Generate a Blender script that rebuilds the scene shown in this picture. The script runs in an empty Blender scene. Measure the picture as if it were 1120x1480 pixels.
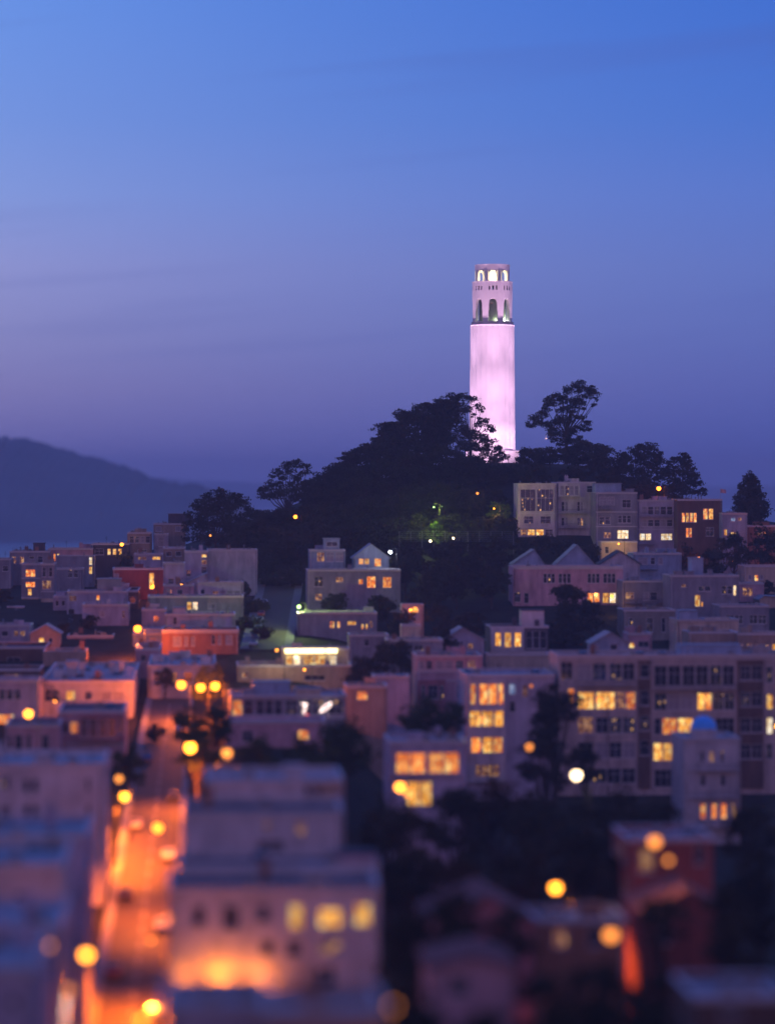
import bpy, math, random
import numpy as np
from mathutils import Vector, Matrix
sc = bpy.context.scene
COL = sc.collection
R_ = math.radians
# picture measures (1120 x 1480 photograph): K pixels per radian, eye height H
K, CX, HY, H = 4500.0, 560.0, 704.0, 85.0
def lin(c): return tuple(((v/255+.055)/1.055)**2.4 if v/255 > .04045 else v/255/12.92 for v in c)

# ------------------------------------------------------------------ camera
cd = bpy.data.cameras.new('camera'); cam = bpy.data.objects.new('camera', cd); COL.objects.link(cam)
cam.location = (0, 0, H); cam.rotation_euler = (R_(90), 0, 0)
cd.sensor_fit = 'HORIZONTAL'; cd.sensor_width = 36; cd.lens = 36*K/1120
cd.shift_y = -36/1120
cd.clip_start = 1; cd.clip_end = 60000
cd.dof.use_dof = True; cd.dof.focus_distance = 1000; cd.dof.aperture_fstop = (cd.lens/1000)/2.4
cd.dof.aperture_blades = 9
sc.camera = cam

# ------------------------------------------------------------------ world: dusk sky
w = bpy.data.worlds.new('World'); sc.world = w; w.use_nodes = True
N, L = w.node_tree.nodes, w.node_tree.links
N.clear()
def nd(t, **k):
    n = N.new(t)
    for a, v in k.items(): setattr(n, a, v)
    return n
out = nd('ShaderNodeOutputWorld'); bg = nd('ShaderNodeBackground')
tc = nd('ShaderNodeTexCoord'); sep = nd('ShaderNodeSeparateXYZ'); L.new(tc.outputs['Generated'], sep.inputs[0])
def ramp(stops, src, nodes=N, links=L):
    r = nodes.new('ShaderNodeValToRGB'); e = r.color_ramp.elements
    while len(e) > 1: e.remove(e[0])
    e[0].position = stops[0][0]; e[0].color = (*stops[0][1], 1)
    for p, c in stops[1:]:
        x = e.new(p); x.color = (*c, 1)
    links.new(src, r.inputs[0]); return r
def mth(op, a, b=None, c=None, nodes=N, links=L, clamp=False):
    m = nodes.new('ShaderNodeMath'); m.operation = op; m.use_clamp = clamp
    for i, v in enumerate((a, b, c)):
        if v is None: continue
        if isinstance(v, (int, float)): m.inputs[i].default_value = v
        else: links.new(v, m.inputs[i])
    return m.outputs[0]
mz = mth('MULTIPLY_ADD', sep.outputs[2], .5, .5)      # 0.5 is the horizon, 0.577 the top of the picture
def zz(y): return .5+.5*math.sin(math.atan((HY-y)/K))
_low = [(0, lin((38, 34, 66))), (.47, lin((45, 45, 95)))]
_hi = [(.66, lin((62, 104, 205))), (1, lin((70, 100, 192)))]
east = ramp(_low+[(zz(y), lin(c)) for y, c in ((712, (78, 94, 184)), (640, (84, 101, 187)), (570, (96, 109, 189)), (480, (101, 119, 196)), (390, (102, 125, 203)), (280, (94, 126, 212)), (170, (78, 122, 214)), (0, (66, 115, 214)))]+_hi, mz)
eastl = ramp(_low+[(zz(y), lin(c)) for y, c in ((712, (124, 118, 192)), (640, (142, 134, 199)), (570, (150, 143, 200)), (480, (152, 153, 210)), (390, (156, 162, 222)), (280, (140, 164, 232)), (170, (124, 158, 234)), (0, (110, 154, 238)))]+_hi, mz)
west = ramp([(0, lin((30, 26, 50))), (.49, lin((60, 45, 75))), (.51, lin((236, 156, 176))), (.6, lin((188, 140, 178))), (.75, lin((98, 104, 184))), (1, lin((70, 100, 192)))], mz)
def mixc(f, a, b, nodes=N, links=L, mode='MIX'):
    m = nodes.new('ShaderNodeMix'); m.data_type = 'RGBA'; m.blend_type = mode; m.clamp_factor = True
    for i, v in ((0, f), (6, a), (7, b)):
        if isinstance(v, (int, float)): m.inputs[i].default_value = v
        elif isinstance(v, tuple): m.inputs[i].default_value = (*v, 1)
        else: links.new(v, m.inputs[i])
    return m.outputs[2]
ez = mth('POWER', mth('MULTIPLY_ADD', sep.outputs[0], -3.6, .52, clamp=True), 1.5)
ecol = mixc(ez, east.outputs[0], eastl.outputs[0])
# thin streaks of cloud, stretched along the horizon
mr = nd('ShaderNodeMapping'); mr.inputs['Rotation'].default_value = (0, R_(5.6), 0); L.new(tc.outputs['Generated'], mr.inputs[0])
mp = nd('ShaderNodeMapping'); mp.inputs['Location'].default_value = (1.3, .4, 2.1); mp.inputs['Scale'].default_value = (2.6, 2.6, 75)
L.new(mr.outputs[0], mp.inputs[0])
no = nd('ShaderNodeTexNoise'); no.inputs['Scale'].default_value = 1.5; no.inputs['Detail'].default_value = 5; no.inputs['Roughness'].default_value = .5
L.new(mp.outputs[0], no.inputs['Vector'])
st = ramp([(.58, (0, 0, 0)), (.76, (1, 1, 1))], no.outputs[0])
stf = mth('MULTIPLY', st.outputs[0], .22)
ecol = mixc(stf, ecol, lin((84, 98, 178)))
wf = mth('MULTIPLY_ADD', sep.outputs[1], -1.6, .5, clamp=True)
allc = mixc(wf, ecol, west.outputs[0])
sky = nd('ShaderNodeTexSky'); sky.sky_type = 'NISHITA'; sky.sun_disc = False
sky.sun_elevation = R_(-3); sky.sun_rotation = R_(180); sky.air_density = 1.5; sky.ozone_density = 4
skf = mixc(1.0, sky.outputs[0], (.05, .05, .05), mode='MULTIPLY')
allc = mixc(1.0, allc, skf, mode='ADD')
L.new(allc, bg.inputs[0]); bg.inputs[1].default_value = 1.0; L.new(bg.outputs[0], out.inputs[0])

# weak afterglow from where the sun has set, behind the viewer
sd = bpy.data.lights.new('afterglow', 'SUN'); sd.energy = .05; sd.angle = R_(40); sd.color = (1, .62, .78)
so = bpy.data.objects.new('afterglow', sd); COL.objects.link(so); so.rotation_euler = (R_(78), 0, R_(-12))
sc.view_settings.view_transform = 'Standard'; sc.view_settings.look = 'None'; sc.view_settings.exposure = 0; sc.view_settings.gamma = 1
sc.cycles.max_bounces = 4; sc.cycles.diffuse_bounces = 2; sc.cycles.glossy_bounces = 2; sc.cycles.transmission_bounces = 2
sc.cycles.volume_bounces = 1; sc.cycles.transparent_max_bounces = 4
sc.cycles.use_denoising = True; sc.cycles.sample_clamp_indirect = 3

# ------------------------------------------------------------------ materials
MAT = {}
def newmat(name):
    m = bpy.data.materials.new(name); m.use_nodes = True
    nt = m.node_tree; nt.nodes.clear()
    o = nt.nodes.new('ShaderNodeOutputMaterial'); MAT[name] = m
    return m, nt.nodes, nt.links, o
def principled(name, col, rough=.8, metal=0., var=.25, scale=.6, bump=0., spec=.3, col2=None, stretch=(1, 1, 1), lines=0.):
    m, n, l, o = newmat(name)
    p = n.new('ShaderNodeBsdfPrincipled'); l.new(p.outputs[0], o.inputs[0])
    p.inputs['Roughness'].default_value = rough; p.inputs['Metallic'].default_value = metal
    p.inputs['Specular IOR Level'].default_value = spec
    t = n.new('ShaderNodeTexCoord'); mp = n.new('ShaderNodeMapping'); mp.inputs['Scale'].default_value = stretch
    l.new(t.outputs['Object'], mp.inputs[0])
    x = n.new('ShaderNodeTexNoise'); x.inputs['Scale'].default_value = scale; x.inputs['Detail'].default_value = 6; x.inputs['Roughness'].default_value = .65
    l.new(mp.outputs[0], x.inputs['Vector'])
    c2 = col2 or tuple(v*(1-var) for v in col)
    r = ramp([(.32, c2), (.68, col)], x.outputs[0], n, l)
    c = r.outputs[0]
    if lines:
        wv = n.new('ShaderNodeTexWave'); wv.bands_direction = 'Z'; wv.inputs['Scale'].default_value = lines; wv.inputs['Distortion'].default_value = .2
        l.new(t.outputs['Object'], wv.inputs[0])
        c = mixc(mth('MULTIPLY', wv.outputs[1], .16, nodes=n, links=l), c, tuple(v*.4 for v in col), n, l)
    oi = n.new('ShaderNodeObjectInfo')
    hs = n.new('ShaderNodeHueSaturation'); l.new(c, hs.inputs['Color'])
    l.new(mth('MULTIPLY_ADD', oi.outputs['Random'], .2, .9, nodes=n, links=l), hs.inputs['Value'])
    l.new(hs.outputs[0], p.inputs['Base Color'])
    if bump:
        b = n.new('ShaderNodeBump'); b.inputs['Strength'].default_value = bump; b.inputs['Distance'].default_value = .1
        l.new(x.outputs[0], b.inputs['Height']); l.new(b.outputs[0], p.inputs['Normal'])
    return m
def litmat(name, cols, strength, scale=1.1, dark=.35, pos=(.35, .6, .85, 1), spots=False):
    """a lit room seen through glass: curtains, furniture and lamps as procedural blocks"""
    m, n, l, o = newmat(name)
    t = n.new('ShaderNodeTexCoord'); oi = n.new('ShaderNodeObjectInfo')
    off = n.new('ShaderNodeVectorMath'); off.operation = 'SCALE'; off.inputs[0].default_value = (37, 11, 23); l.new(oi.outputs['Random'], off.inputs['Scale'])
    ad = n.new('ShaderNodeVectorMath'); ad.operation = 'ADD'; l.new(t.outputs['Object'], ad.inputs[0]); l.new(off.outputs[0], ad.inputs[1])
    mp = n.new('ShaderNodeMapping'); mp.inputs['Scale'].default_value = (1.3, 1, .8); l.new(ad.outputs[0], mp.inputs[0])
    v = n.new('ShaderNodeTexVoronoi'); v.distance = 'CHEBYCHEV'; v.inputs['Scale'].default_value = scale; l.new(mp.outputs[0], v.inputs[0])
    x = n.new('ShaderNodeTexNoise'); x.inputs['Scale'].default_value = scale*1.7; x.inputs['Detail'].default_value = 3; l.new(ad.outputs[0], x.inputs[0])
    f = mth('ADD', mth('MULTIPLY', v.outputs['Distance'], .8, nodes=n, links=l), mth('MULTIPLY', x.outputs[0], .9, nodes=n, links=l), nodes=n, links=l)
    a, b, c = cols
    if spots:
        v.distance = 'EUCLIDEAN'; f = v.outputs['Distance']; pos = (0, .10, .2, .5); a, b, c = c, b, a
        r = ramp([(0, c if False else tuple(q*1.6 for q in a)), (.10, a), (.2, b), (.42, tuple(q*.6 for q in c))], f, n, l)
    else:
        wv = n.new('ShaderNodeTexWave'); wv.bands_direction = 'X'; wv.inputs['Scale'].default_value = 1.1; wv.inputs['Distortion'].default_value = 1.5; l.new(ad.outputs[0], wv.inputs[0])
        f = mth('ADD', f, mth('MULTIPLY_ADD', wv.outputs[1], .22, -.12, nodes=n, links=l), nodes=n, links=l)
    if not spots: r = ramp(list(zip(pos, (tuple(q*dark for q in a), a, b, c))), f, n, l)
    e = n.new('ShaderNodeEmission'); l.new(r.outputs[0], e.inputs[0])
    l.new(mth('MULTIPLY', mth('MULTIPLY_ADD', oi.outputs['Random'], .7, .65, nodes=n, links=l), strength, nodes=n, links=l), e.inputs[1])
    g = n.new('ShaderNodeBsdfGlossy'); g.inputs['Roughness'].default_value = .1; g.inputs[0].default_value = (.12, .12, .12, 1)
    s = n.new('ShaderNodeAddShader'); l.new(e.outputs[0], s.inputs[0]); l.new(g.outputs[0], s.inputs[1]); l.new(s.outputs[0], o.inputs[0])
    return m
def emis(name, col, s):
    m, n, l, o = newmat(name); e = n.new('ShaderNodeEmission'); e.inputs[0].default_value = (*col, 1); e.inputs[1].default_value = s
    l.new(e.outputs[0], o.inputs[0]); return m
W = dict(white=(.62, .58, .60), lav=(.50, .45, .56), cream=(.62, .50, .38), grey=(.33, .32, .36), dark=(.10, .09, .11), red=(.34, .09, .07),
         brick=(.36, .18, .12), pink=(.58, .36, .40), blue=(.34, .42, .56), tan=(.46, .34, .26), brown=(.16, .10, .08), olive=(.30, .28, .24), taupe=(.48, .40, .38), rose=(.50, .20, .22))
for k_, c_ in W.items(): principled('wall_'+k_, c_, .85, var=.5, scale=.5, bump=.2, stretch=(1, 1, .3), lines=(0 if k_ in ('white', 'cream', 'pink') else 1.6))
principled('roof_light', (.36, .38, .42), .7, var=.5, scale=.35); principled('roof_dark', (.09, .09, .11), .8, var=.4, scale=.4)
principled('roof_tile', (.25, .08, .06), .8, var=.4, scale=3); principled('trim', (.55, .53, .55), .6, var=.15); principled('trim_dark', (.06, .05, .06), .6)
principled('metal', (.25, .26, .28), .45, metal=.6); principled('pole', (.018, .018, .02), .6)
principled('leaf', (.060, .058, .034), .75, col2=(.014, .014, .010), scale=.35, spec=.08)
principled('leaf_street', (.07, .09, .03), .8, col2=(.03, .04, .015), scale=.5, spec=.1)
principled('leaf_green', (.10, .16, .03), .8, col2=(.05, .08, .02), scale=.5, spec=.1)
principled('bark', (.06, .045, .035), .9, scale=2, bump=.4)
principled('ground', (.045, .045, .03), .95, col2=(.02, .018, .014), scale=.15, bump=.5, spec=.05)
principled('asphalt', (.085, .068, .045), .75, var=.35, scale=.5, spec=.3); principled('paving', (.22, .21, .20), .85, scale=.8)
principled('paint', (.3, .28, .25), .6); principled('hill', (.10, .15, .14), .95, col2=(.05, .08, .08), scale=.006, spec=0)
principled('concrete', (.80, .77, .79), .8, var=.08, scale=.3, lines=1.1); principled('concrete_green', (.42, .48, .38), .8, var=.2)
principled('blue_tile', (.09, .45, 1.), .35, var=.2, scale=1); principled('rubber', (.02, .02, .02), .8)
for k_, c_ in dict(silver=(.5, .5, .52), black=(.03, .03, .035), red=(.35, .03, .03), white=(.7, .7, .7), blue=(.06, .1, .25)).items():
    principled('car_'+k_, c_, .3, metal=.2, var=.05, spec=.6)
principled('glass', (.030, .030, .045), .12, var=.5, scale=.8, spec=.7)
principled('curtain', (.34, .31, .36), .35, var=.5, scale=.9, spec=.5, stretch=(4, 1, .2))
A_, B_, C_ = lin((205, 88, 26)), lin((255, 140, 42)), lin((255, 215, 130))
litmat('lit_o', (A_, B_, C_), 1.15); litmat('lit_y', (lin((200, 118, 30)), lin((255, 172, 58)), lin((255, 228, 145))), 1.1)
litmat('lit_w', (lin((225, 180, 120)), lin((255, 225, 170)), (1, 1, .95)), 1.25); litmat('lit_d', (lin((80, 45, 50)), lin((140, 85, 60)), lin((235, 175, 110))), .7, dark=.2)
litmat('lit_p', (lin((30, 24, 40)), lin((70, 55, 60)), lin((255, 190, 100))), 1.0, scale=.75, spots=True); litmat('lit_b', (lin((90, 110, 170)), lin((150, 170, 220)), lin((220, 230, 255))), .8)
emis('lamp_orange', (1, .24, .015), 9); emis('lamp_yellow', (1, .30, .02), 11); emis('lamp_white', (1, .72, .42), 12); emis('lamp_green', (.55, 1, .25), 8)
emis('lamp_dim', (1, .30, .05), 2.6); emis('lamp_cool', (.85, .9, 1), 14); emis('strip_light', (1, .78, .34), 5); emis('neon_white', (1, .75, .68), 5); emis('neon_red', (1, .1, .08), 3)
m, n, l, o = newmat('water'); p = n.new('ShaderNodeBsdfPrincipled'); l.new(p.outputs[0], o.inputs[0])
p.inputs['Base Color'].default_value = (.02, .03, .05, 1); p.inputs['Roughness'].default_value = .28
WIN = dict(k='glass', b='curtain', o='lit_o', y='lit_y', w='lit_w', d='lit_d', p='lit_p', u='lit_b')

# ------------------------------------------------------------------ mesh helpers
class MB:
    def __init__(s): s.v, s.f = [], []
    def q(s, *p):
        i = len(s.v); s.v += [tuple(a) for a in p]; s.f.append(tuple(range(i, i+len(p))))
    def box(s, x0, x1, y0, y1, z0, z1):
        i = len(s.v)
        s.v += [(x0, y0, z0), (x1, y0, z0), (x1, y1, z0), (x0, y1, z0), (x0, y0, z1), (x1, y0, z1), (x1, y1, z1), (x0, y1, z1)]
        for f in ((0, 3, 2, 1), (4, 5, 6, 7), (0, 1, 5, 4), (1, 2, 6, 5), (2, 3, 7, 6), (3, 0, 4, 7)): s.f.append(tuple(i+a for a in f))
    def cyl(s, a, b, r0, r1=None, n=8, cap=True):
        r1 = r0 if r1 is None else r1
        a, b = Vector(a), Vector(b); d = (b-a).normalized(); u = d.orthogonal().normalized(); v = d.cross(u); i = len(s.v)
        for c, r in ((a, r0), (b, r1)):
            for k in range(n):
                t = 2*math.pi*k/n; s.v.append(tuple(c+u*math.cos(t)*r+v*math.sin(t)*r))
        for k in range(n): s.f.append((i+k, i+(k+1) % n, i+n+(k+1) % n, i+n+k))
        if cap: s.f.append(tuple(i+k for k in range(n))[::-1]); s.f.append(tuple(i+n+k for k in range(n)))
    def lathe(s, prof, n=24, a0=0, a1=2*math.pi, c=(0, 0, 0)):
        full = abs(a1-a0-2*math.pi) < 1e-6; m = n if full else n+1; i = len(s.v)
        for r, z in prof:
            for k in range(m):
                t = a0+(a1-a0)*k/n; s.v.append((c[0]+r*math.cos(t), c[1]+r*math.sin(t), c[2]+z))
        for j in range(len(prof)-1):
            for k in range(n):
                s.f.append((i+j*m+k, i+j*m+(k+1) % m, i+(j+1)*m+(k+1) % m, i+(j+1)*m+k))
    def build(s, name, mat, parent=None, smooth=False):
        me = bpy.data.meshes.new(name); me.from_pydata(s.v, [], s.f)
        for x in (mat if isinstance(mat, (list, tuple)) else [mat]): me.materials.append(MAT[x])
        if smooth: me.shade_smooth()
        o = bpy.data.objects.new(name, me); COL.objects.link(o)
        if parent is not None: o.parent = parent
        return o
def link(name, me, parent, loc=(0, 0, 0), rz=0):
    o = bpy.data.objects.new(name, me); COL.objects.link(o); o.parent = parent; o.location = loc; o.rotation_euler = (0, 0, rz); return o
def tag(o, label, cat, group=None):
    o['label'] = label; o['category'] = cat
    if group: o['group'] = group
    return o
def thing(name, label, cat, loc, rz=0, group=None):
    o = bpy.data.objects.new(name, None); COL.objects.link(o); o.location = loc; o.rotation_euler = (0, 0, rz); o.empty_display_size = .5
    return tag(o, label, cat, group)
def struct(o): o['kind'] = 'structure'; return o
def wx(px, D): return (px-CX)/K*D
def wz(py, D): return H-(py-HY)/K*D

# ------------------------------------------------------------------ terrain
ZL = ((0, 58), (100, 52), (200, 38), (330, 28), (400, 32), (450, 35.4), (560, 40.7), (650, 43.7), (720, 48.8), (800, 55.5))
ZR = ((0, 58), (100, 52), (200, 38), (330, 26), (450, 22.4), (600, 25.5), (680, 34), (740, 46), (800, 55.5))
CR = ((-2500, 850), (-400, 840), (0, 815), (250, 800), (320, 775), (400, 740), (470, 715), (560, 690), (650, 672), (711, 668), (850, 672), (940, 700), (1010, 735), (1120, 760), (1500, 800), (3500, 850))
def ip(t, x):
    return float(np.interp(x, [a for a, b in t], [b for a, b in t]))
def ground(X, Y):
    u = X/max(Y, 40)*K+CX; d = Y
    t = min(max((u-440)/160, 0), 1); t = t*t*(3-2*t)
    dd = min(d, 800); z = ip(ZL, dd)*(1-t)+ip(ZR, dd)*t
    if d > 800:
        zc = H-(ip(CR, u)-HY)/K*980; s = min((d-800)/180, 1); s = s*s*(3-2*s); z = 55.5+(zc-55.5)*s
        if d > 1060: z = max(z+(-4-z)*min((d-1060)/420, 1), -4)
    return z
xs = np.arange(-460, 461, 7.0); ys = np.arange(-40, 1521, 7.0)
mb = MB()
for y in ys:
    for x in xs: mb.v.append((x, y, ground(x, y)))
nx = len(xs)
for j in range(len(ys)-1):
    for i in range(nx-1): mb.f.append((j*nx+i, j*nx+i+1, (j+1)*nx+i+1, (j+1)*nx+i))
struct(mb.build('ground', 'ground', smooth=True))
mb = MB()
mb.q((-26000, -3000, 0), (26000, -3000, 0), (26000, 14800, 0), (-26000, 14800, 0)); struct(mb.build('water', 'water'))
def ridge(name, pts, D0, D1, seed, amp):
    rng = np.random.RandomState(seed); mb = MB(); a, b = pts[0][0], pts[-1][0]
    us = np.linspace(a, b, 1500); nz = np.zeros_like(us)
    for f, am in ((7, .6), (23, .5), (61, .35), (150, .3), (330, .35), (800, .3)):
        nz += am*np.interp(us, np.linspace(a, b, int(f)+2), rng.randn(int(f)+2))
    rows = [(D0, 0.), (D0+(D1-D0)*.3, .42), (D0+(D1-D0)*.6, .74), (D1, 1.), (D1*1.12, .6), (D1*1.25, 0.)]
    for D, t in rows:
        for u, n_ in zip(us, nz):
            top = max(wz(ip(pts, u), D1)+n_*amp, 1); mb.v.append((wx(u, D1), D, -2+(top+2)*t))
    m_ = len(us)
    for j in range(len(rows)-1):
        for i in range(m_-1): mb.f.append((j*m_+i, j*m_+i+1, (j+1)*m_+i+1, (j+1)*m_+i))
    return struct(mb.build(name, 'hill'))
ridge('island_hill', ((-1600, 800), (-900, 690), (-400, 640), (-150, 622), (0, 631), (40, 634), (75, 641), (100, 650), (140, 660), (200, 680), (240, 692), (290, 701), (330, 722), (420, 765), (520, 785)), 4800, 5600, 3, 4.5)
ridge('far_hills', ((-3500, 690), (150, 686), (260, 692), (330, 695), (420, 699), (520, 703), (700, 708), (860, 706), (980, 703), (1120, 700), (2500, 695), (4800, 690)), 12600, 13600, 5, 5)

# ------------------------------------------------------------------ streets
def strip(name, path, w0, w1, lift, mat, y0, y1, step=6, skirt=.25):
    mb = MB(); n = int((y1-y0)/step)
    for k in range(n+1):
        y = y0+(y1-y0)*k/n; x = path(y)
        za = max(ground(x+w0, y), ground(x+w1, y), ground(x, y))+lift
        mb.v += [(x+w0, y, za), (x+w1, y, za), (x+w0, y, za-skirt-1), (x+w1, y, za-skirt-1)]
    for k in range(n):
        i = 4*k; mb.f += [(i, i+1, i+5, i+4), (i+2, i, i+4, i+6), (i+1, i+3, i+7, i+5)]
    return struct(mb.build(name, mat))
def streetA(y): return -25.0-.055*(y-290)
def streetB(y): return -27.5-.01*(y-700)
strip('road', streetA, -3.6, 3.6, .35, 'asphalt', 150, 618); strip('pavement', streetA, -4.8, -3.602, .5, 'paving', 150, 618); strip('pavement', streetA, 3.602, 4.6, .5, 'paving', 150, 618)
strip('road', streetB, -4, 4, .35, 'asphalt', 706, 850); strip('pavement', streetB, -6, -4.002, .5, 'paving', 706, 850); strip('pavement', streetB, 4.002, 6, .5, 'paving', 706, 850)
mb = MB()
for k in range(50):
    y = 160+k*9
    for dx in (-.16, .05):
        z0, z1 = [max(ground(streetA(q)-3.6, q), ground(streetA(q)+3.6, q), ground(streetA(q), q))+.372 for q in (y, y+5)]
        x0, x1 = streetA(y)+dx, streetA(y+5)+dx
        mb.q((x0, y, z0), (x0+.11, y, z0), (x1+.11, y+5, z1), (x1, y+5, z1))
struct(mb.build('road_marking', 'paint'))

# ------------------------------------------------------------------ buildings
ROT = R_(3.4)
wcache = {}
def window_meshes(w, h, t, tall):
    key = (round(w, 2), round(h, 2), t, tall)
    if key in wcache: return wcache[key]
    fr = MB(); f = min(.09, w*.12); a, b = .07, .17; W2, H2 = w/2-.004, h/2-.004
    fr.box(-W2, W2, a, b, H2-f, H2); fr.box(-W2, W2, a, b, -H2, -H2+f)
    fr.box(-W2, -W2+f, a, b, -H2+f, H2-f); fr.box(W2-f, W2, a, b, -H2+f, H2-f)
    n = max(0, int(round(w/1.25))-1)
    for k in range(n):
        x = -W2+(2*W2)*(k+1)/(n+1); fr.box(x-.035, x+.035, a+.01, b, -H2+f, H2-f)
    if h > 1.5 and tall:
        fr.box(-W2+f, W2-f, a+.015, b-.005, -.04+h*.1, .04+h*.1)
    fr.box(-W2-.1, W2+.1, -.12, .05, -H2-.1, -H2-.005)
    me = bpy.data.meshes.new('window'); me.from_pydata(fr.v, [], fr.f); me.materials.append(MAT['trim' if t not in 'r' else 'trim_dark'])
    pn = MB(); pn.box(-W2+f*.5, W2-f*.5, .135, .16, -H2+f*.5, H2-f*.5)
    mp = bpy.data.meshes.new('pane'); mp.from_pydata(pn.v, [], pn.f); mp.materials.append(MAT[WIN[t]])
    wcache[key] = (me, mp); return me, mp
def facade(mb, u0, u1, z0, z1, rects, f, dep=.24):
    us = sorted({u0, u1, *[r[0] for r in rects], *[r[1] for r in rects]}); zs = sorted({z0, z1, *[r[2] for r in rects], *[r[3] for r in rects]})
    for i in range(len(us)-1):
        for j in range(len(zs)-1):
            a, b, c, d = us[i], us[i+1], zs[j], zs[j+1]; mu, mz_ = (a+b)/2, (c+d)/2
            if any(r[0] < mu < r[1] and r[2] < mz_ < r[3] for r in rects): continue
            mb.q(f(a, 0, c), f(b, 0, c), f(b, 0, d), f(a, 0, d))
    for a, b, c, d in rects:
        mb.q(f(a, 0, c), f(a, dep, c), f(a, dep, d), f(a, 0, d)); mb.q(f(b, 0, c), f(b, dep, c), f(b, dep, d), f(b, 0, d))
        mb.q(f(a, 0, c), f(b, 0, c), f(b, dep, c), f(a, dep, c)); mb.q(f(a, 0, d), f(b, 0, d), f(b, dep, d), f(a, dep, d))
        mb.q(f(a, dep, c), f(b, dep, c), f(b, dep, d), f(a, dep, d))
def R(x0, x1, y0, y1, s, gap=.4):
    n = len(s); w = (x1-x0)/(n-(gap if n > 1 else 0)) if n else 0; r = []
    for i, t in enumerate(s):
        if t != '.': r.append((x0+i*w, x0+i*w+w*(1-gap) if n > 1 else x1, y0, y1, t))
    return r
FOOT = []
def B(name, label, x0, x1, yt, D, wall='lav', dep=12, wins=(), cat='house', roof='light', gable=None, bays=(), balc=(), bands=(), cornice=True,
      pent=(), side=None, clutter=4, rail=None, group=None, rot=ROT, trim='trim', yb=None, awning=None):
    rnd = random.Random(int(x0*7+yt*13+D*3))
    Xc = wx((x0+x1)/2, D); hw = (x1-x0)/2/K*D; zt = wz(yt, D)
    zb = min(ground(Xc+a, D+b) for a in (-hw, hw) for b in (0, dep))-.8
    if yb is not None: zb = wz(yb, D)
    h = zt-zb; root = thing(name, label, cat, (Xc, D, zb), rot, group); FOOT.append((label, Xc-hw, Xc+hw, D, D+dep, zt))
    U = lambda px: wx(px, D)-Xc
    Z = lambda py: wz(py, D)-zb
    rects = {'F': [], 'R': [], 'L': []}; bayr = [[] for _ in bays]; pentr = [[] for _ in pent]
    def place(w, hh, t, loc, rz): 
        a, b = window_meshes(w, hh, t, True); o = link('window', a, root, loc, rz); link('pane', b, o)
    for (a, b, c, d, t) in wins:
        if t in 'kb' and D > 420 and rnd.random() < .17: t = rnd.choice('ppdo')
        ua, ub, za, zb_ = U(a), U(b), Z(d), Z(c); uc, zc = (ua+ub)/2, (za+zb_)/2; y = 0; hit = False
        for i, q in enumerate(pent):
            if q[0] <= (a+b)/2 <= q[1] and zc > h and Z(q[2]) >= zc: pentr[i].append((ua, ub, za, zb_)); y = q[3]; hit = True
        if not hit:
            for i, q in enumerate(bays):
                if q[0] <= (a+b)/2 <= q[1] and q[2] <= (c+d)/2 <= q[3]: bayr[i].append((ua, ub, za, zb_)); y = -q[4]; hit = True
        if not hit:
            if za < .3 or zb_ > h-.15 or ua < -hw+.1 or ub > hw-.1:
                if za < .3: continue
                zb_ = min(zb_, h-.2); ua = max(ua, -hw+.12); ub = min(ub, hw-.12); uc, zc = (ua+ub)/2, (za+zb_)/2
                if zb_-za < .2: continue
            rects['F'].append((ua, ub, za, zb_))
        place(ub-ua, zb_-za, t, (uc, y, zc), 0)
    if side:
        S, nr, ncol, ty = side; k = 0
        for r in range(nr):
            zc = h-2.0-r*3.3
            if zc < 1.5: break
            for c in range(ncol):
                u = dep*(c+.5)/ncol; ww = min(1.5, dep/ncol*.5); t = ty[k % len(ty)]; k += 1
                if t == '.': continue
                for SS in S:
                    rects[SS].append((u-ww/2, u+ww/2, zc-.9, zc+.9))
                    place(ww, 1.8, t, ((hw if SS == 'R' else -hw), u, zc), R_(90) if SS == 'R' else R_(-90))
    mb = MB(); base = 0
    facade(mb, -hw, hw, base, h, rects['F'], lambda u, n, z: (u, n, z))
    facade(mb, 0, dep, base, h, rects['R'], lambda u, n, z: (hw-n, u, z)); facade(mb, 0, dep, base, h, rects['L'], lambda u, n, z: (-hw+n, u, z))
    mb.q((-hw, dep, base), (hw, dep, base), (hw, dep, h), (-hw, dep, h))
    g = .28
    if gable is None:
        zi = h-.55
        mb.q((-hw+g, g, zi), (hw-g, g, zi), (hw-g, g, h), (-hw+g, g, h)); mb.q((-hw+g, dep-g, zi), (hw-g, dep-g, zi), (hw-g, dep-g, h), (-hw+g, dep-g, h))
        mb.q((-hw+g, g, zi), (-hw+g, dep-g, zi), (-hw+g, dep-g, h), (-hw+g, g, h)); mb.q((hw-g, g, zi), (hw-g, dep-g, zi), (hw-g, dep-g, h), (hw-g, g, h))
        r = MB(); r.box(-hw+g-.01, hw-g+.01, g-.01, dep-g+.01, h-.75, h-.5); r.build('roof', 'roof_'+roof, root)
        c = MB(); o_ = .06
        c.box(-hw-o_, hw+o_, -o_-(.25 if cornice else 0), g+.03, h, h+.14); c.box(-hw-o_, hw+o_, dep-g-.03, dep+o_, h, h+.14)
        c.box(-hw-o_, -hw+g+.03, g+.03, dep-g-.03, h, h+.14); c.box(hw-g-.03, hw+o_, g+.03, dep-g-.03, h, h+.14)
        if cornice: c.box(-hw-.04, hw+.04, -.2, -.003, h-.35, h-.002)
        c.build('parapet', trim, root)
        zr = h-.5
    else:
        up, zp = U(gable[0]), Z(gable[1])
        for y in (0, dep): mb.q((-hw, y, h), (hw, y, h), (up, y, zp))
        r = MB(); ov = .45; th = .22
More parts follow.
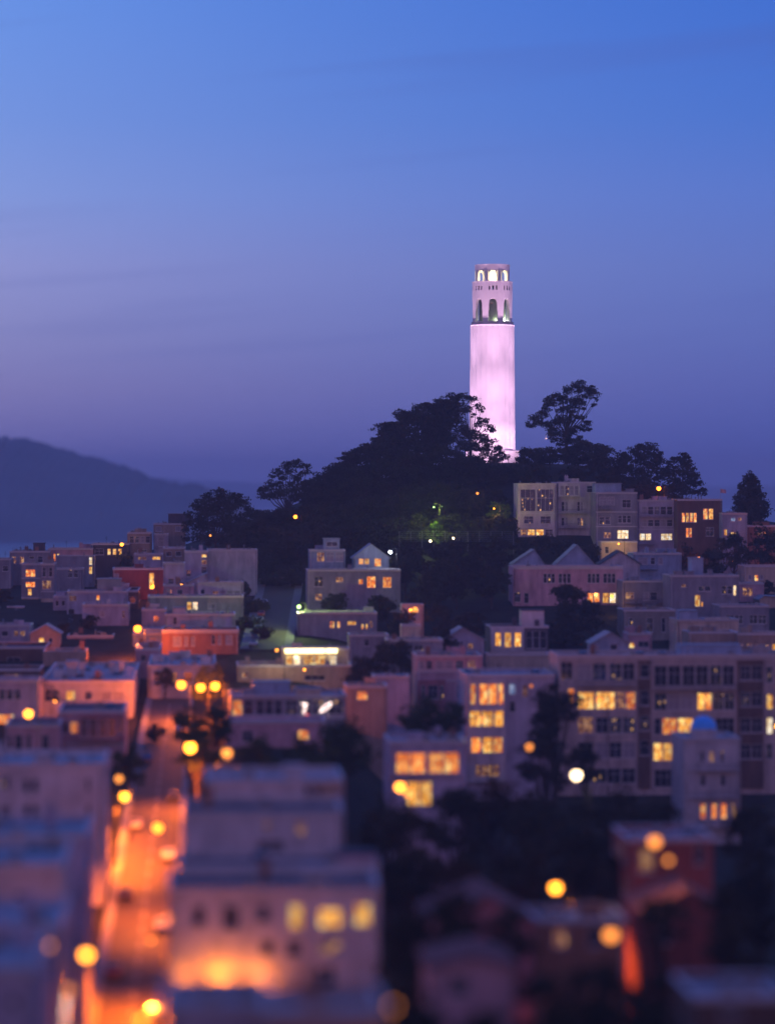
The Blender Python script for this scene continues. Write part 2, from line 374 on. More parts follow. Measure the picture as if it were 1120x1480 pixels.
        for xa in (-hw, hw):
            sl = (zp-h)/(abs(up-xa)+1e-6); xe = xa+(-ov if xa < 0 else ov); ze = h-ov*sl+.02
            p = [(xe, -ov, ze), (up, -ov, zp+.02), (up, dep+ov, zp+.02), (xe, dep+ov, ze)]
            t_ = [(a, b, c+th) for a, b, c in p]
            r.q(*p); r.q(*t_)
            for i in range(4): r.q(p[i], p[(i+1) % 4], t_[(i+1) % 4], t_[i])
        r.build('roof', 'roof_'+roof, root); zr = None
    mb.build('wall', 'wall_'+wall, root)
    for (a, b, c, d, pr, wl), rr in zip(bays, bayr):
        q = MB(); ua, ub, za, zb_ = U(a), U(b), Z(d), min(Z(c), h-.4)
        za = max(za, 0.02)
        facade(q, ua, ub, za, zb_, rr, lambda u, n, z: (u, n-pr, z), dep=min(.24, pr*.9))
        q.q((ua, -pr, za), (ua, -.003, za), (ua, -.003, zb_), (ua, -pr, zb_)); q.q((ub, -pr, za), (ub, -.003, za), (ub, -.003, zb_), (ub, -pr, zb_))
        q.q((ua, -pr, za), (ub, -pr, za), (ub, -.003, za), (ua, -.003, za)); q.box(ua-.08, ub+.08, -pr-.08, -.004, zb_, zb_+.15)
        q.build('bay' if pr > .5 else 'wall_panel', 'wall_'+(wl or wall), root)
    for q_, rr in zip(pent, pentr):
        a, b, yt_, off, pd, wl = q_
        q = MB(); ua, ub, zt_ = U(a), U(b), Z(yt_); z0 = h-.5
        facade(q, ua, ub, z0, zt_, rr, lambda u, n, z: (u, off+n, z))
        q.q((ua, off, z0), (ua, off+pd, z0), (ua, off+pd, zt_), (ua, off, zt_)); q.q((ub, off, z0), (ub, off+pd, z0), (ub, off+pd, zt_), (ub, off, zt_))
        q.q((ua, off+pd, z0), (ub, off+pd, z0), (ub, off+pd, zt_), (ua, off+pd, zt_))
        pb = q.build('penthouse', 'wall_'+(wl or wall), root)
        r = MB(); r.box(ua-.2, ub+.2, off-.2, off+pd+.2, zt_, zt_+.2); r.build('roof', 'roof_'+roof, pb)
    if bands:
        q = MB()
        for y in bands:
            z = Z(y); q.box(-hw-.03, hw+.03, -.14, -.002, z-.12, z+.12)
        q.build('string_course', trim, root)
    for (a, b, y) in balc:
        ua, ub, z = U(a), U(b), Z(y); q = MB(); q.box(ua, ub, -1.2, -.003, z-.15, z); bl = q.build('balcony', 'wall_'+wall, root)
        q = MB(); q.box(ua, ub, -1.2, -1.15, z+.95, z+1.02)
        n = max(2, int((ub-ua)/.3))
        for i in range(n+1):
            x = ua+(ub-ua)*i/n; q.box(x-.02, x+.02, -1.19, -1.16, z, z+.95)
        for x in (ua, ub-.04): q.box(x, x+.04, -1.15, -.01, z+.95, z+1.02)
        q.build('railing', 'trim_dark', bl)
    if rail and zr is not None:
        q = MB(); a, b = (U(rail[0]), U(rail[1])); n = max(2, int((b-a)/1.2))
        for zz_ in (h+.5, h+.95): q.box(a, b, .35, .39, zz_, zz_+.04)
        for i in range(n+1):
            x = a+(b-a)*i/n; q.box(x-.025, x+.025, .34, .40, zr+.01, h+.95)
        q.build('roof_railing', 'trim_dark', root)
    if h > 4 and hw > 2.5:
        for sx in ((-1, 1) if rnd.random() < .4 else (rnd.choice((-1, 1)),)):
            q = MB(); x = sx*(hw-.35); q.cyl((x, -.12, .1), (x, -.12, h-.3), .07, n=6)
            for zz_ in np.arange(1.5, h-.5, 2.4): q.box(x-.1, x+.1, -.16, -.003, zz_, zz_+.08)
            q.build('downpipe', rnd.choice(('metal', 'trim_dark', 'trim')), root)
    if zr is not None and dep > 3:
        for i in range(int(clutter*1.5+.5)):
            x = rnd.uniform(-hw+1.2, hw-1.2) if hw > 1.5 else 0; y = rnd.uniform(1.2, dep-1.2); k = rnd.choice(['v', 'v', 'c', 'h', 's', 'a', 'b', 'b'])
            if any(U(q[0])-.5 < x < U(q[1])+.5 and q[3]-1 < y < q[3]+q[4]+1 for q in pent): continue
            q = MB(); z = zr-.01
            if k == 'v':
                hh = rnd.uniform(.7, 1.6); q.cyl((x, y, z), (x, y, z+hh), .14, n=10); q.cyl((x, y, z+hh), (x, y, z+hh+.22), .26, .12, n=10); q.build('vent_pipe', 'metal', root)
            elif k == 'c':
                hh = rnd.uniform(1.2, 2.2); q.box(x-.5, x+.5, y-.35, y+.35, z, z+hh); q.box(x-.58, x+.58, y-.43, y+.43, z+hh, z+hh+.14)
                for dx in (-.25, .25): q.cyl((x+dx, y, z+hh+.14), (x+dx, y, z+hh+.5), .13, n=8)
                q.build('chimney', 'wall_'+rnd.choice(['brick', wall, wall]), root)
            elif k == 'h':
                q.box(x-1.1, x+1.1, y-.9, y+.9, z, z+1.5); q.box(x-1.25, x+1.25, y-1.05, y+1.05, z+1.5, z+1.62); q.build('roof_hatch', 'wall_'+wall, root)
            elif k == 's':
                q.box(x-.8, x+.8, y-.6, y+.6, z, z+.35); q.q((x-.7, y-.5, z+.36), (x+.7, y-.5, z+.36), (x+.7, y+.5, z+.6), (x-.7, y+.5, z+.6)); q.build('skylight', 'glass', root)
            elif k == 'b':
                q.box(x-.6, x+.6, y-.45, y+.45, z, z+.9); q.cyl((x, y, z+.9), (x, y, z+1.05), .35, n=12); q.build('air_handler', 'metal', root)
            else:
                q.cyl((x, y, z), (x, y, z+2.6), .035, n=6)
                for kk in range(4): q.cyl((x-.5+.05*kk, y, z+1.7+.25*kk), (x+.5-.05*kk, y, z+1.7+.25*kk), .018, n=5)
                q.build('antenna', 'pole', root)
    return root
#BUILDINGS

#TOWER

#TREES

#LAMPS
# ---- far left skyline
g1 = 'houses along the left skyline'
B('house', 'beige box house with two small blank windows highest on the left skyline', 222, 268, 757, 905, 'tan', 14, R(225, 262, 761, 768, 'b.b'), pent=[(243, 276, 743, 3, 7, 'dark')], group=g1, clutter=5)
B('house', 'beige house with a wide window band beside a bright wall lamp on the left skyline', 184, 219, 770, 890, 'tan', 12, R(187, 217, 775, 785, 'kbbk', .15)+R(199, 212, 794, 798, 'p'), group=g1)
B('house', 'pale narrow house with french window below the highest skyline house', 223, 243, 772, 893, 'lav', 8, R(228, 237, 776, 790, 'b'), group=g1, clutter=1)
B('house', 'low dark house with three lit windows in a row on the left skyline', 132, 187, 786, 882, 'dark', 12, R(155, 176, 793, 802, 'yyy', .3)+R(137, 150, 793, 802, 'k'), roof='dark', group=g1)
B('house', 'rose coloured flat house under a long dark roof at the left skyline', 70, 134, 793, 878, 'pink', 12, R(77, 86, 800, 811, 'oy', .3), roof='dark', group=g1, clutter=3)
B('house', 'grey box house with a tall narrow lit stair window', 82, 136, 804, 860, 'grey', 10, R(128.5, 133.5, 804.5, 817, 'w')+R(128.5, 133.5, 819, 830, 'y'), group=g1, clutter=1, cornice=False)
B('house', 'grey roof-deck house with two reddish studio windows at the far left skyline', 14, 72, 797, 872, 'grey', 14, R(17, 35, 804, 815, 'dd')+R(42, 62, 804, 814, 'pk'), pent=[(47, 63, 786, 4, 5, 'dark')], roof='dark', group=g1, rail=(18, 44))
B('house', 'small dark blue house at the left picture edge on the skyline', -30, 16, 808, 860, 'grey', 12, R(-10, 12, 818, 826, 'kk'), group=g1)
B('house', 'lavender house with two dim long windows below the skyline lamp', 194, 235, 801, 835, 'lav', 10, R(199, 212, 804.5, 809.5, 'd')+R(220, 232, 804.5, 809.5, 'y'), group=g1, clutter=3)
B('house', 'tan flat house with balcony window above the grove edge', 236, 268, 792, 845, 'tan', 12, R(240, 262, 797, 804, 'kk'), group=g1, clutter=2)
# ---- left middle distance
g2 = 'houses stepping down the left slope'
B('apartment_tower', 'grey four storey flats with a stack of three orange lit windows at the left', 31, 59, 815, 815, 'grey', 10, R(37, 51, 823, 834, 'o')+R(37, 51, 841, 849, 'o')+R(40, 46, 850.5, 861, 'y')+R(35, 53, 875, 885, 'w')+R(34, 52, 895, 905, 'p'), bays=[(32, 56, 865, 925, .8, 'cream')], cat='apartments', group=g2, bands=(836, 864))
B('house', 'grey house with tall arched dark bays next to the stacked orange windows', 59, 79, 815, 800, 'grey', 10, R(61, 76, 820, 834, 'pk')+R(61, 74, 839, 852, 'd')+R(62, 76, 874, 884, 'ku')+R(61, 75, 895, 905, 'kb'), bays=[(60, 77, 866, 925, .7, 'cream')], group=g2, bands=(855,))
B('house', 'grey barrel roofed house with a dark multi pane window', 79, 120, 822, 845, 'grey', 8, R(98, 113, 823.5, 835, 'pp', .2), group=g2, clutter=2)
B('house', 'narrow lavender house with small black window left of the big lavender block', 77, 98, 862, 782, 'lav', 9, R(80, 94, 868, 876, 'kk')+R(80, 94, 888, 896, 'kb'), group=g2, clutter=2)
B('house', 'wide lavender stucco house with one small bright window and one dim one', 97, 184, 855, 775, 'lav', 12, R(100, 111, 861, 869, 'd')+R(139, 144.5, 860, 868, 'o')+R(98, 108, 880, 888, 'k'), pent=[(140, 174, 838, 3, 6, 'grey')], group=g2, clutter=9)
B('house', 'rosy stucco house whose right end glows orange from the street', 119, 186, 874, 752, 'lav', 14, R(144, 152, 883, 892, 'b')+R(176, 181, 883, 894, 'p'), side=('R', 3, 3, 'kpk'), group=g2, clutter=4)
B('house', 'tall dark red house edging the orange lit street corner', 185, 200, 854, 785, 'brown', 26, R(187, 196, 862, 872, 'k'), side=('R', 4, 5, 'kkpk'), group=g2, clutter=1)
B('house', 'long brick red house with one tall glowing stair window', 163, 236, 822, 812, 'red', 12, R(215.5, 223, 828, 852, 'y')+R(164, 172, 829, 838, 'b')+R(185, 196, 850, 860, 'k'), group=g2, clutter=2)
B('house', 'plain pale wall house with roof garden beside the brick red one', 236, 267, 814, 798, 'lav', 10, R(243, 262, 836, 846, 'pp', .2), group=g2, clutter=3)
B('house', 'lavender house with a vertical stack of dim amber windows', 267, 301, 797, 815, 'lav', 10, R(291, 299, 801, 806, 'y')+R(291, 299, 809, 816, 'd')+R(291, 299, 819, 829, 'p')+R(269, 276, 824, 834, 'p'), group=g2, clutter=3)
B('warehouse', 'big windowless pale block at the foot of the dark grove', 299, 372, 795, 822, 'white', 16, R(312, 330, 838, 843, 'pp'), side=('R', 3, 4, 'kkbk'), cat='building', group=g2, clutter=3)
B('house', 'white house with a single steep shed gable and a long window strip', 262, 301, 846, 796, 'white', 9, R(270, 276, 852, 860, 'k'), gable=(300, 829), group=g2)
B('house', 'white low house with a ribbon of blue grey windows', 286, 352, 842, 786, 'white', 12, R(307, 347, 854, 863, 'bbbb', .12)+R(290, 296, 852, 859, 'k'), side=('R', 2, 4, 'yk'), group=g2, clutter=2)
B('house', 'wide tan house with one bright half curtained window', 214, 352, 862, 762, 'grey', 11, R(270, 286, 870, 882, 'yw', .12)+R(300, 312, 872, 880, 'b'), side=('R', 3, 3, 'kd'), group=g2, clutter=7)
B('house', 'small pale house with roof plants left of the tan one', 205, 240, 881, 742, 'lav', 9, R(222, 230, 890, 899, 'k'), group=g2, clutter=5)
B('house', 'purple roofed house with small roof hut above the orange brick front', 238, 340, 888, 735, 'lav', 14, R(250, 256, 892, 903, 'k'), group=g2, clutter=9, pent=[(250, 268, 880, 2, 4, 'lav')])
B('apartment_house', 'orange washed brick house with sash windows facing the left street', 234, 345, 911, 700, 'brick', 16, R(250, 262, 920, 934, 'b')+R(266, 282, 920, 934, 'bb')+R(306, 320, 918, 932, 'kb')+R(326, 336, 918, 932, 'b')+R(322, 328, 940, 951, 'o'), side=('R', 3, 5, 'kpkk'), cat='apartments', group=g2, clutter=8, bands=(914.5,))
B('house', 'white low houses row with three small dark windows at the left edge', -25, 34, 884, 782, 'white', 12, R(-8, 4, 898, 904, 'k')+R(6, 15, 896, 902, 'd')+R(26, 30, 893, 900, 'k'), group=g2, clutter=5)
B('house', 'pale terrace house with bluish wall under the cream flats', 28, 98, 918, 745, 'white', 10, R(34, 40, 923, 930, 'k')+R(80, 92, 924, 931, 'k'), group=g2, clutter=4)
B('house', 'lavender house whose whole right flank is lit orange by the corner lamp', 97, 164, 919, 728, 'lav', 14, R(118, 127, 928, 932, 'o')+R(103, 110, 928, 936, 'k'), side=('R', 2, 4, 'kk'), group=g2, clutter=5)
B('house', 'dark tar roofed house with deep eaves at the left edge', -40, 66, 936, 688, 'brown', 22, R(10, 30, 950, 957, 'k'), roof='dark', group=g2, clutter=2)
B('house', 'beige blank box building in front of the orange lit flank', 62, 124, 942, 680, 'tan', 14, [], group=g2, clutter=3, cornice=False)
B('house', 'white cottage by the street corner with vent pipes', 196, 232, 938, 660, 'pink', 22, R(203, 226, 946, 956, 'kb'), group=g2, clutter=5)
B('house', 'long pale roofed house dotted with pipes above the left street', 214, 312, 962, 622, 'white', 38, R(222, 300, 972, 986, 'kdkk'), side=('L', 3, 9, 'kkp'), group=g2, clutter=12)
B('house', 'low violet house with twin black windows above the dark tar roof', -30, 44, 904, 722, 'lav', 12, R(2, 12, 912, 920, 'k')+R(20, 36, 912, 920, 'kd', .2), group=g2, clutter=7)
B('house', 'small tan gabled house right of the violet one at the left', 44, 86, 916, 712, 'tan', 10, R(56, 64, 922, 930, 'y')+R(70, 76, 922, 930, 'k'), gable=(66, 904), group=g2)
B('house', 'grey terrace house with plant hung balcony under the big lavender block', 84, 122, 902, 758, 'grey', 9, R(90, 98, 908, 918, 'k')+R(104, 112, 908, 918, 'p'), group=g2, clutter=4, balc=[(88, 116, 920)])
B('house', 'blue grey house with small skylights left of the orange brick house', 192, 236, 916, 715, 'blue', 10, R(200, 208, 922, 932, 'k')+R(216, 226, 922, 932, 'b'), group=g2, clutter=7)
B('house', 'pale narrow house left of the tall dark red corner house', 150, 186, 845, 800, 'lav', 8, R(156, 164, 850, 858, 'k'), group=g2, clutter=4)
B('house', 'dim rose house with two tiny lit windows above the corner lamp', 236, 280, 846, 785, 'pink', 8, R(242, 248, 852, 858, 'o')+R(256, 264, 852, 860, 'p'), group=g2, clutter=4)
# ---- left foreground
g3 = 'houses in the left foreground'
B('house', 'dark porch house with roof deck railing at the left edge', -60, 58, 968, 640, 'brown', 14, R(6, 30, 974, 982, 'd'), roof='dark', group=g3, clutter=2)
B('apartment_house', 'long white apartment house with blue grey roof and bays along the street', 58, 192, 985, 585, 'white', 62, R(64, 86, 997, 1014, 'k')+R(96, 108, 999, 1012, 'y')+R(122, 133, 1000, 1012, 'b')+R(146, 178, 1000, 1014, 'bb', .1), side=('R', 4, 16, 'kkpk'), cat='apartments', group=g3, clutter=16, pent=[(88, 104, 968, 24, 6, 'white'), (150, 165, 974, 34, 6, 'white')], rail=(62, 170))
B('house', 'lavender flats with a lit amber room at the lower left edge', -50, 57, 984, 575, 'lav', 12, R(-2, 30, 997, 1012, 'bbb', .1)+R(-6, 20, 1033, 1050, 'o'), group=g3, clutter=0)
B('house', 'rose walled house with enclosed bay of dark glass near the left street', 84, 180, 1028, 512, 'pink', 20, R(88, 113, 1044, 1060, 'kk', .15)+R(116, 168, 1038, 1066, 'kkkk', .12)+R(172, 178, 1038, 1060, 'k')+R(94, 120, 1088, 1096, 'k')+R(134, 160, 1088, 1096, 'k'), bays=[(115, 179, 1034, 1070, 1.2, 'rose')], side=('R', 3, 4, 'kk'), roof='dark', group=g3, clutter=4, bands=(1076,))
B('house', 'pink house with four tall shutter windows at the lower left', 8, 86, 1048, 500, 'pink', 16, R(12, 18, 1062, 1082, 'k')+R(21, 33, 1062, 1084, 'k')+R(38, 45, 1062, 1084, 'k')+R(60, 71, 1062, 1084, 'k'), roof='dark', group=g3, clutter=2)
B('apartment_house', 'big mauve corner building with small paired windows and orange lit flank', -60, 150, 1105, 395, 'white', 20, R(0, 14, 1120, 1142, 'pk', .2)+R(33, 56, 1126, 1146, 'kk', .2)+R(2, 14, 1165, 1185, 'k')+R(33, 56, 1164, 1186, 'kk', .2)+R(124, 130, 1125, 1145, 'k')+R(124, 130, 1164, 1186, 'k'), side=('R', 5, 5, 'kpk'), cat='apartments', group=g3, clutter=7, bands=(1110,))
B('house', 'blurred white row house with blue roof just below the mauve corner building', -50, 125, 1208, 325, 'lav', 19, R(10, 24, 1222, 1238, 'd')+R(80, 96, 1222, 1238, 'k'), side=('R', 4, 4, 'kp'), group=g3, clutter=5)
B('house', 'blurred lilac house second from the bottom left with plain wall', -60, 90, 1252, 290, 'white', 20, R(20, 34, 1290, 1310, 'k'), side=('R', 4, 4, 'kk'), group=g3, clutter=4)
B('house', 'blurred blue roofed house above the bottom left corner', -60, 88, 1338, 255, 'lav', 16, R(10, 26, 1360, 1380, 'k'), side=('R', 4, 4, 'pk'), group=g3, clutter=4)
B('house', 'blurred dark lilac house in the bottom left corner', -60, 52, 1400, 222, 'lav', 18, R(10, 26, 1440, 1460, 'k'), side=('R', 4, 3, 'kk'), group=g3, clutter=4)
# ---- centre foreground house, stepping back in three storeys
B('row_house', 'blurred pale block with blue roof at the back of the stepped centre rooftops', 298, 496, 1128, 345, 'white', 15, R(456, 464, 1135, 1152, 'k')+R(440, 448, 1135, 1152, 'k'), group='stepped row houses in the centre foreground', clutter=3, bays=[(452, 490, 1131, 1160, .3, 'tan')])
B('row_house', 'blurred lilac block with a dark patch in the middle of the stepped centre rooftops', 264, 496, 1174, 324, 'white', 14, R(380, 392, 1188, 1202, 'd')+R(428, 442, 1190, 1208, 'd')+R(372, 412, 1216, 1238, 'k'), group='stepped row houses in the centre foreground', roof='dark', clutter=2, side=('L', 5, 3, 'kkp'))
B('row_house', 'blurred low lilac block between the stepped rooftops and the wide front wall', 258, 548, 1250, 307, 'white', 10, roof='dark', wins=R(330, 350, 1262, 1270, 'k'), group='stepped row houses in the centre foreground', clutter=2, pent=[(490, 544, 1240, 1, 4, 'pink')])
B('apartment_house', 'wide blurred white front with three glowing windows above an orange lit wall', 244, 548, 1284, 290, 'white', 13, R(278, 297, 1308, 1340, 'k')+R(322, 346, 1308, 1344, 'k')+R(372, 390, 1308, 1334, 'k')+R(418, 439, 1308, 1344, 'y')+R(460, 494, 1314, 1342, 'y')+R(512, 536, 1308, 1340, 'y')+R(376, 396, 1360, 1380, 'k')+R(414, 436, 1360, 1384, 'k')+R(462, 492, 1362, 1380, 'd')+R(456, 486, 1400, 1430, 'k'), cat='apartments', side=('L', 5, 3, 'kp'), roof='dark', clutter=3, group='stepped row houses in the centre foreground')
B('house', 'blurred blue roofed building at the bottom edge under the orange lit wall', 236, 386, 1452, 186, 'lav', 9, [], clutter=3)
B('house', 'blurred building with rust front wall at the bottom edge below the white front', 384, 556, 1462, 178, 'brick', 8, [], clutter=3)
# ---- centre middle distance
g4 = 'houses at the foot of the grove'
B('house', 'blue grey house with glazed top storey and small cupola below the grove', 447, 499, 795, 800, 'blue', 8, R(458, 496, 798, 812, 'bbb', .15)+R(472, 488, 783, 790, 'p'), pent=[(468, 491, 779, 1, 4, 'blue')], group=g4, clutter=2, trim='trim')
B('house', 'small white gabled house with a wide orange lit window wall', 511, 562, 806, 802, 'blue', 9, R(518, 534, 806.5, 816, 'oy', .1)+R(541, 551, 806.5, 819, 'o'), gable=(536, 787), group=g4)
B('apartment_house', 'long brown brick building with three orange lit windows under the cupola house', 444, 579, 824, 785, 'grey', 12, R(454, 467, 833, 848, 'p')+R(485, 496, 834, 842, 'd')+R(518, 525, 837, 845, 'o')+R(530, 543, 833, 850, 'o')+R(553, 566, 834, 850, 'o')+R(455, 466, 858, 868, 'd'), cat='apartments', group=g4, clutter=3, rail=(450, 505))
B('garage', 'tiny white garage lit by one warm lamp among trees right of the brown brick building', 580, 612, 874, 735, 'white', 6, R(590, 605, 880, 886, 'o'), group=g4, clutter=0)
B('shed', 'low tan shed glimpsed between tree trunks under the white garage', 580, 608, 904, 700, 'cream', 5, [], group=g4, clutter=0)
B('house', 'brown shingled house with small lit windows above the brightly lit white terrace', 430, 545, 886, 735, 'grey', 12, R(477, 483, 898, 908, 'oy', .3)+R(487, 492, 898, 908, 'o')+R(502, 515, 898, 904, 'y')+R(522, 532, 902, 910, 'oy')+R(534, 539, 898, 908, 'd'), group=g4, clutter=4)
B('house', 'low white house stepping down right of the brown shingled one', 505, 562, 918, 705, 'grey', 10, R(526, 534, 924, 934, 'k'), group=g4, clutter=4)
rt = B('terrace_house', 'white terrace pavilion under a blazing strip of eave light', 408, 505, 938, 668, 'cream', 8, R(413, 434, 947, 961, 'yw', .1)+R(438, 470, 947, 961, 'yy', .1)+R(474, 486, 947, 961, 'w'), group=g4, clutter=2, bays=[(408, 488, 945, 963, .25, 'cream')])
mb = MB(); D = 668
for a, b in ((411, 469), (471, 487)): mb.box(wx(a, D)-wx(456.5, D), wx(b, D)-wx(456.5, D), -1.1, -.5, wz(943.8, D)-rt.location.z, wz(937.5, D)-rt.location.z)
mb.build('strip_light', 'strip_light', rt)
mb = MB(); mb.box(wx(408, D)-wx(456.5, D), wx(489, D)-wx(456.5, D), -1.6, -.02, wz(937, D)-rt.location.z, wz(934.6, D)-rt.location.z); mb.build('eave', 'trim', rt)
B('house', 'long low building with dim brown wall carrying the lit terrace', 343, 508, 962, 655, 'tan', 15, R(350, 358, 972, 980, 'd')+R(440, 470, 976, 984, 'k'), group=g4, clutter=7, rail=(345, 405))
mb = MB(); 
B('studio_house', 'glass fronted studio house with neon squiggles inside and pale cornice', 332, 500, 1006, 560, 'grey', 16, R(336, 366, 1012, 1034, 'kk', .08)+R(370, 408, 1012, 1034, 'kkk', .08)+R(412, 470, 1012, 1034, 'pkp', .08)+R(474, 496, 1012, 1034, 'k'), group=g4, clutter=5, pent=[(428, 464, 997, 2, 3, 'cream'), (365, 420, 990, 5, 6, 'blue')], bands=(1038,), side=('L', 3, 3, 'kk'))
B('house', 'pale mauve wall house directly beneath the glass studio', 326, 470, 1043, 540, 'pink', 12, R(350, 366, 1056, 1072, 'k')+R(430, 446, 1056, 1070, 'k'), group=g4, clutter=0)
B('house', 'tan sided house with outside stair right of the glass studio', 500, 560, 992, 590, 'tan', 10, R(516, 531, 1000, 1012, 'k'), group=g4, clutter=2)
B('shed', 'pale corrugated shed among trees behind the outside stair', 540, 592, 978, 625, 'lav', 8, [], group=g4, clutter=1)
B('victorian_house', 'pink victorian house with cornice bands and a bay of tall windows', 602, 697, 948, 640, 'pink', 14, R(605, 625, 955, 968, 'bk', .12)+R(629, 655, 955, 968, 'bb', .12)+R(658, 670, 955, 968, 'p')+R(676, 688, 955, 966, 'b')+R(608, 614, 990, 1008, 'k')+R(618, 632, 990, 1010, 'k')+R(635, 641, 990, 1010, 'k')+R(660, 667, 990, 1010, 'k')+R(668, 673, 993, 1010, 'y'), bays=[(604, 643, 984, 1030, 1., 'rose')], bands=(971, 984), group=g4, clutter=8)
B('house', 'white fronted house with three tall warm windows and dark roof above the blue roof', 708, 793, 906, 700, 'dark', 12, R(715, 724, 914, 934, 'y')+R(728.5, 739, 914, 936, 'y')+R(743, 753, 914, 935, 'y')+R(760, 790, 912, 938, 'kkk', .06), bays=[(709, 757, 909, 941, .5, 'white')], pent=[(757, 790, 884, 5, 5, 'white')], roof='dark', group=g4, clutter=3, bands=(942,))
B('house', 'pale lower storey house under the white fronted one', 704, 796, 946, 685, 'cream', 8, [], group=g4, clutter=0, roof='dark')
B('apartment_house', 'blue roofed flats with three floors of amber lit bay windows', 674, 802, 976, 592, 'lav', 20, R(679, 687, 988, 1018, 'o')+R(692, 718, 988, 1018, 'oo', .06)+R(720, 727, 988, 1018, 'o')+R(678, 712, 1027, 1050, 'yy', .08)+R(714, 727, 1027, 1050, 'y')+R(680, 694, 1065, 1088, 'o')+R(697, 726, 1065, 1088, 'yo', .06)+R(736, 745, 989, 1004, 'u')+R(736, 745, 1014, 1030, 'k')+R(755, 763, 990, 1008, 'd')+R(765, 771, 989, 995, 'o')+R(686, 722, 1105, 1122, 'd'), bays=[(675, 730, 983, 1130, .9, 'white')], cat='apartments', group=g4, clutter=5, pent=[], bands=())
B('house', 'low flat roofed house with two grids of glowing orange panes', 562, 674, 1072, 478, 'lav', 14, R(572, 614, 1088, 1118, 'oo', .05)+R(619, 663, 1088, 1118, 'oo', .05)+R(588, 624, 1130, 1165, 'yy', .05), group=g4, clutter=5, bays=[(563, 673, 1078, 1123, .35, 'lav')])
B('house', 'grey low house with a lit kitchen window below the tiny white garage', 560, 640, 925, 672, 'grey', 10, R(575, 584, 932, 941, 'o')+R(598, 612, 932, 941, 'k'), group=g4, clutter=5)
B('house', 'lavender gabled house peeping between the trees above the pink victorian', 640, 700, 925, 690, 'lav', 9, R(655, 664, 930, 940, 'p')+R(676, 684, 930, 938, 'd'), gable=(668, 908), group=g4)
# ---- hill crest apartments on the right
g5 = 'apartment houses lined up on the crest to the right of the tower'
B('apartment_house', 'white modern flats with a huge dark glass wall reflecting lamps on the crest', 749, 804, 699, 880, 'white', 14, R(752, 774, 707, 739, 'p')+R(776, 800, 707, 739, 'p')+R(757, 771, 746, 757, 'p')+R(781, 796, 746, 757, 'p')+R(752, 761, 765, 774, 'd')+R(762, 786, 765, 774, 'yy', .1)+R(788, 799, 765, 774, 'p'), cat='apartments', group=g5, clutter=3, bands=(742, 762))
B('apartment_house', 'white balconied flats with a glass top storey and tiny roof gable on the crest', 804, 861, 697, 882, 'white', 14, R(809, 836, 702, 716, 'bbbb', .08)+R(848, 857, 702, 712, 'k')+R(811, 821, 725, 739, 'kb', .1)+R(834, 843, 725, 739, 'kb', .1)+R(811, 821, 748, 760, 'kb', .1)+R(834, 843, 748, 760, 'kb', .1)+R(830, 840, 766, 779, 'k'), cat='apartments', group=g5, clutter=5, balc=[(806, 846, 741), (806, 846, 762)], bays=[(806, 838, 699, 718, .9, 'white')])
B('apartment_house', 'grey stepped flats with one bright square window over a yellow lit yard', 861, 921, 712, 870, 'grey', 14, R(866, 888, 718, 730, 'bb', .1)+R(899, 912, 722, 734, 'k')+R(866, 882, 747, 758, 'pk', .1)+R(893, 912, 745, 756, 'pkk', .1)+R(872, 883, 769, 778, 'd')+R(892, 908.5, 766, 779, 'w'), pent=[(862, 900, 699, 3, 7, 'blue')], cat='apartments', group=g5, clutter=5, balc=[(863, 886, 735)], bands=(740, 761))
B('apartment_house', 'pale flats with two bright low windows and long glazed balconies', 921, 979, 723, 872, 'lav', 14, R(927, 972, 732, 744, 'bkkkk', .1)+R(927, 972, 751, 761, 'bkkbk', .1)+R(924, 941, 771, 781, 'ww', .04)+R(955, 972, 771, 781, 'w'), cat='apartments', group=g5, clutter=7, balc=[(925, 974, 746), (922, 946, 786)], bands=(765,))
B('house', 'dark brown house with orange windows at the right end of the crest row', 979, 1044, 722, 866, 'brown', 14, R(985, 1007, 741, 755, 'oyoo', .12)+R(1016, 1031, 735, 751, 'oy', .1)+R(991, 1000, 763, 777, 'oo', .1)+R(1020, 1032, 762, 775, 'p'), roof='dark', group=g5, clutter=7)
B('house', 'small blue grey house with two lit lower windows beside the dark brown one', 1043, 1080, 742, 862, 'blue', 9, R(1056, 1063, 748, 754, 'u')+R(1066, 1072, 748, 753, 'd')+R(1046, 1051, 765, 774, 'y')+R(1056, 1064, 769, 776, 'o'), group=g5, clutter=2)
B('house', 'low house with red lamp glow at the far right end of the crest', 1080, 1150, 760, 868, 'brick', 9, R(1094, 1102, 766, 774, 'd'), group=g5, clutter=2)
B('house', 'yellow lit basement storey below the bright square window', 868, 921, 783, 858, 'cream', 6, R(874, 880, 790, 800, 'k'), group=g5, clutter=0)
# ---- right slope
g6 = 'houses on the right slope'
B('apartment_house', 'long mauve house with shuttered windows and two glowing ones at its right end', 741, 901, 819, 795, 'pink', 12, R(785, 802, 829, 843, 'kpk', .08)+R(807, 825, 829, 843, 'pkk', .08)+R(849, 867, 829, 843, 'kpk', .08)+R(872, 890, 829, 843, 'kpk', .08)+R(743, 752, 856, 870, 'p')+R(757, 764, 857, 872, 'k')+R(849, 867, 857, 871, 'oo', .08)+R(871, 890.5, 857, 872, 'yw', .08)+R(873, 879, 885, 890, 'o')+R(882, 889, 886, 898, 'o'), cat='apartments', group=g6, clutter=4, rail=(780, 805), bands=(822,))
B('house', 'lavender gable rising behind the long mauve house', 805, 858, 815, 812, 'blue', 8, R(828, 836, 801, 809, 'd'), gable=(834, 788), group=g6, yb=850)
B('house', 'grey hipped gable at the left end behind the long mauve house', 742, 786, 815, 812, 'blue', 8, [], gable=(772, 795), group=g6, yb=850)
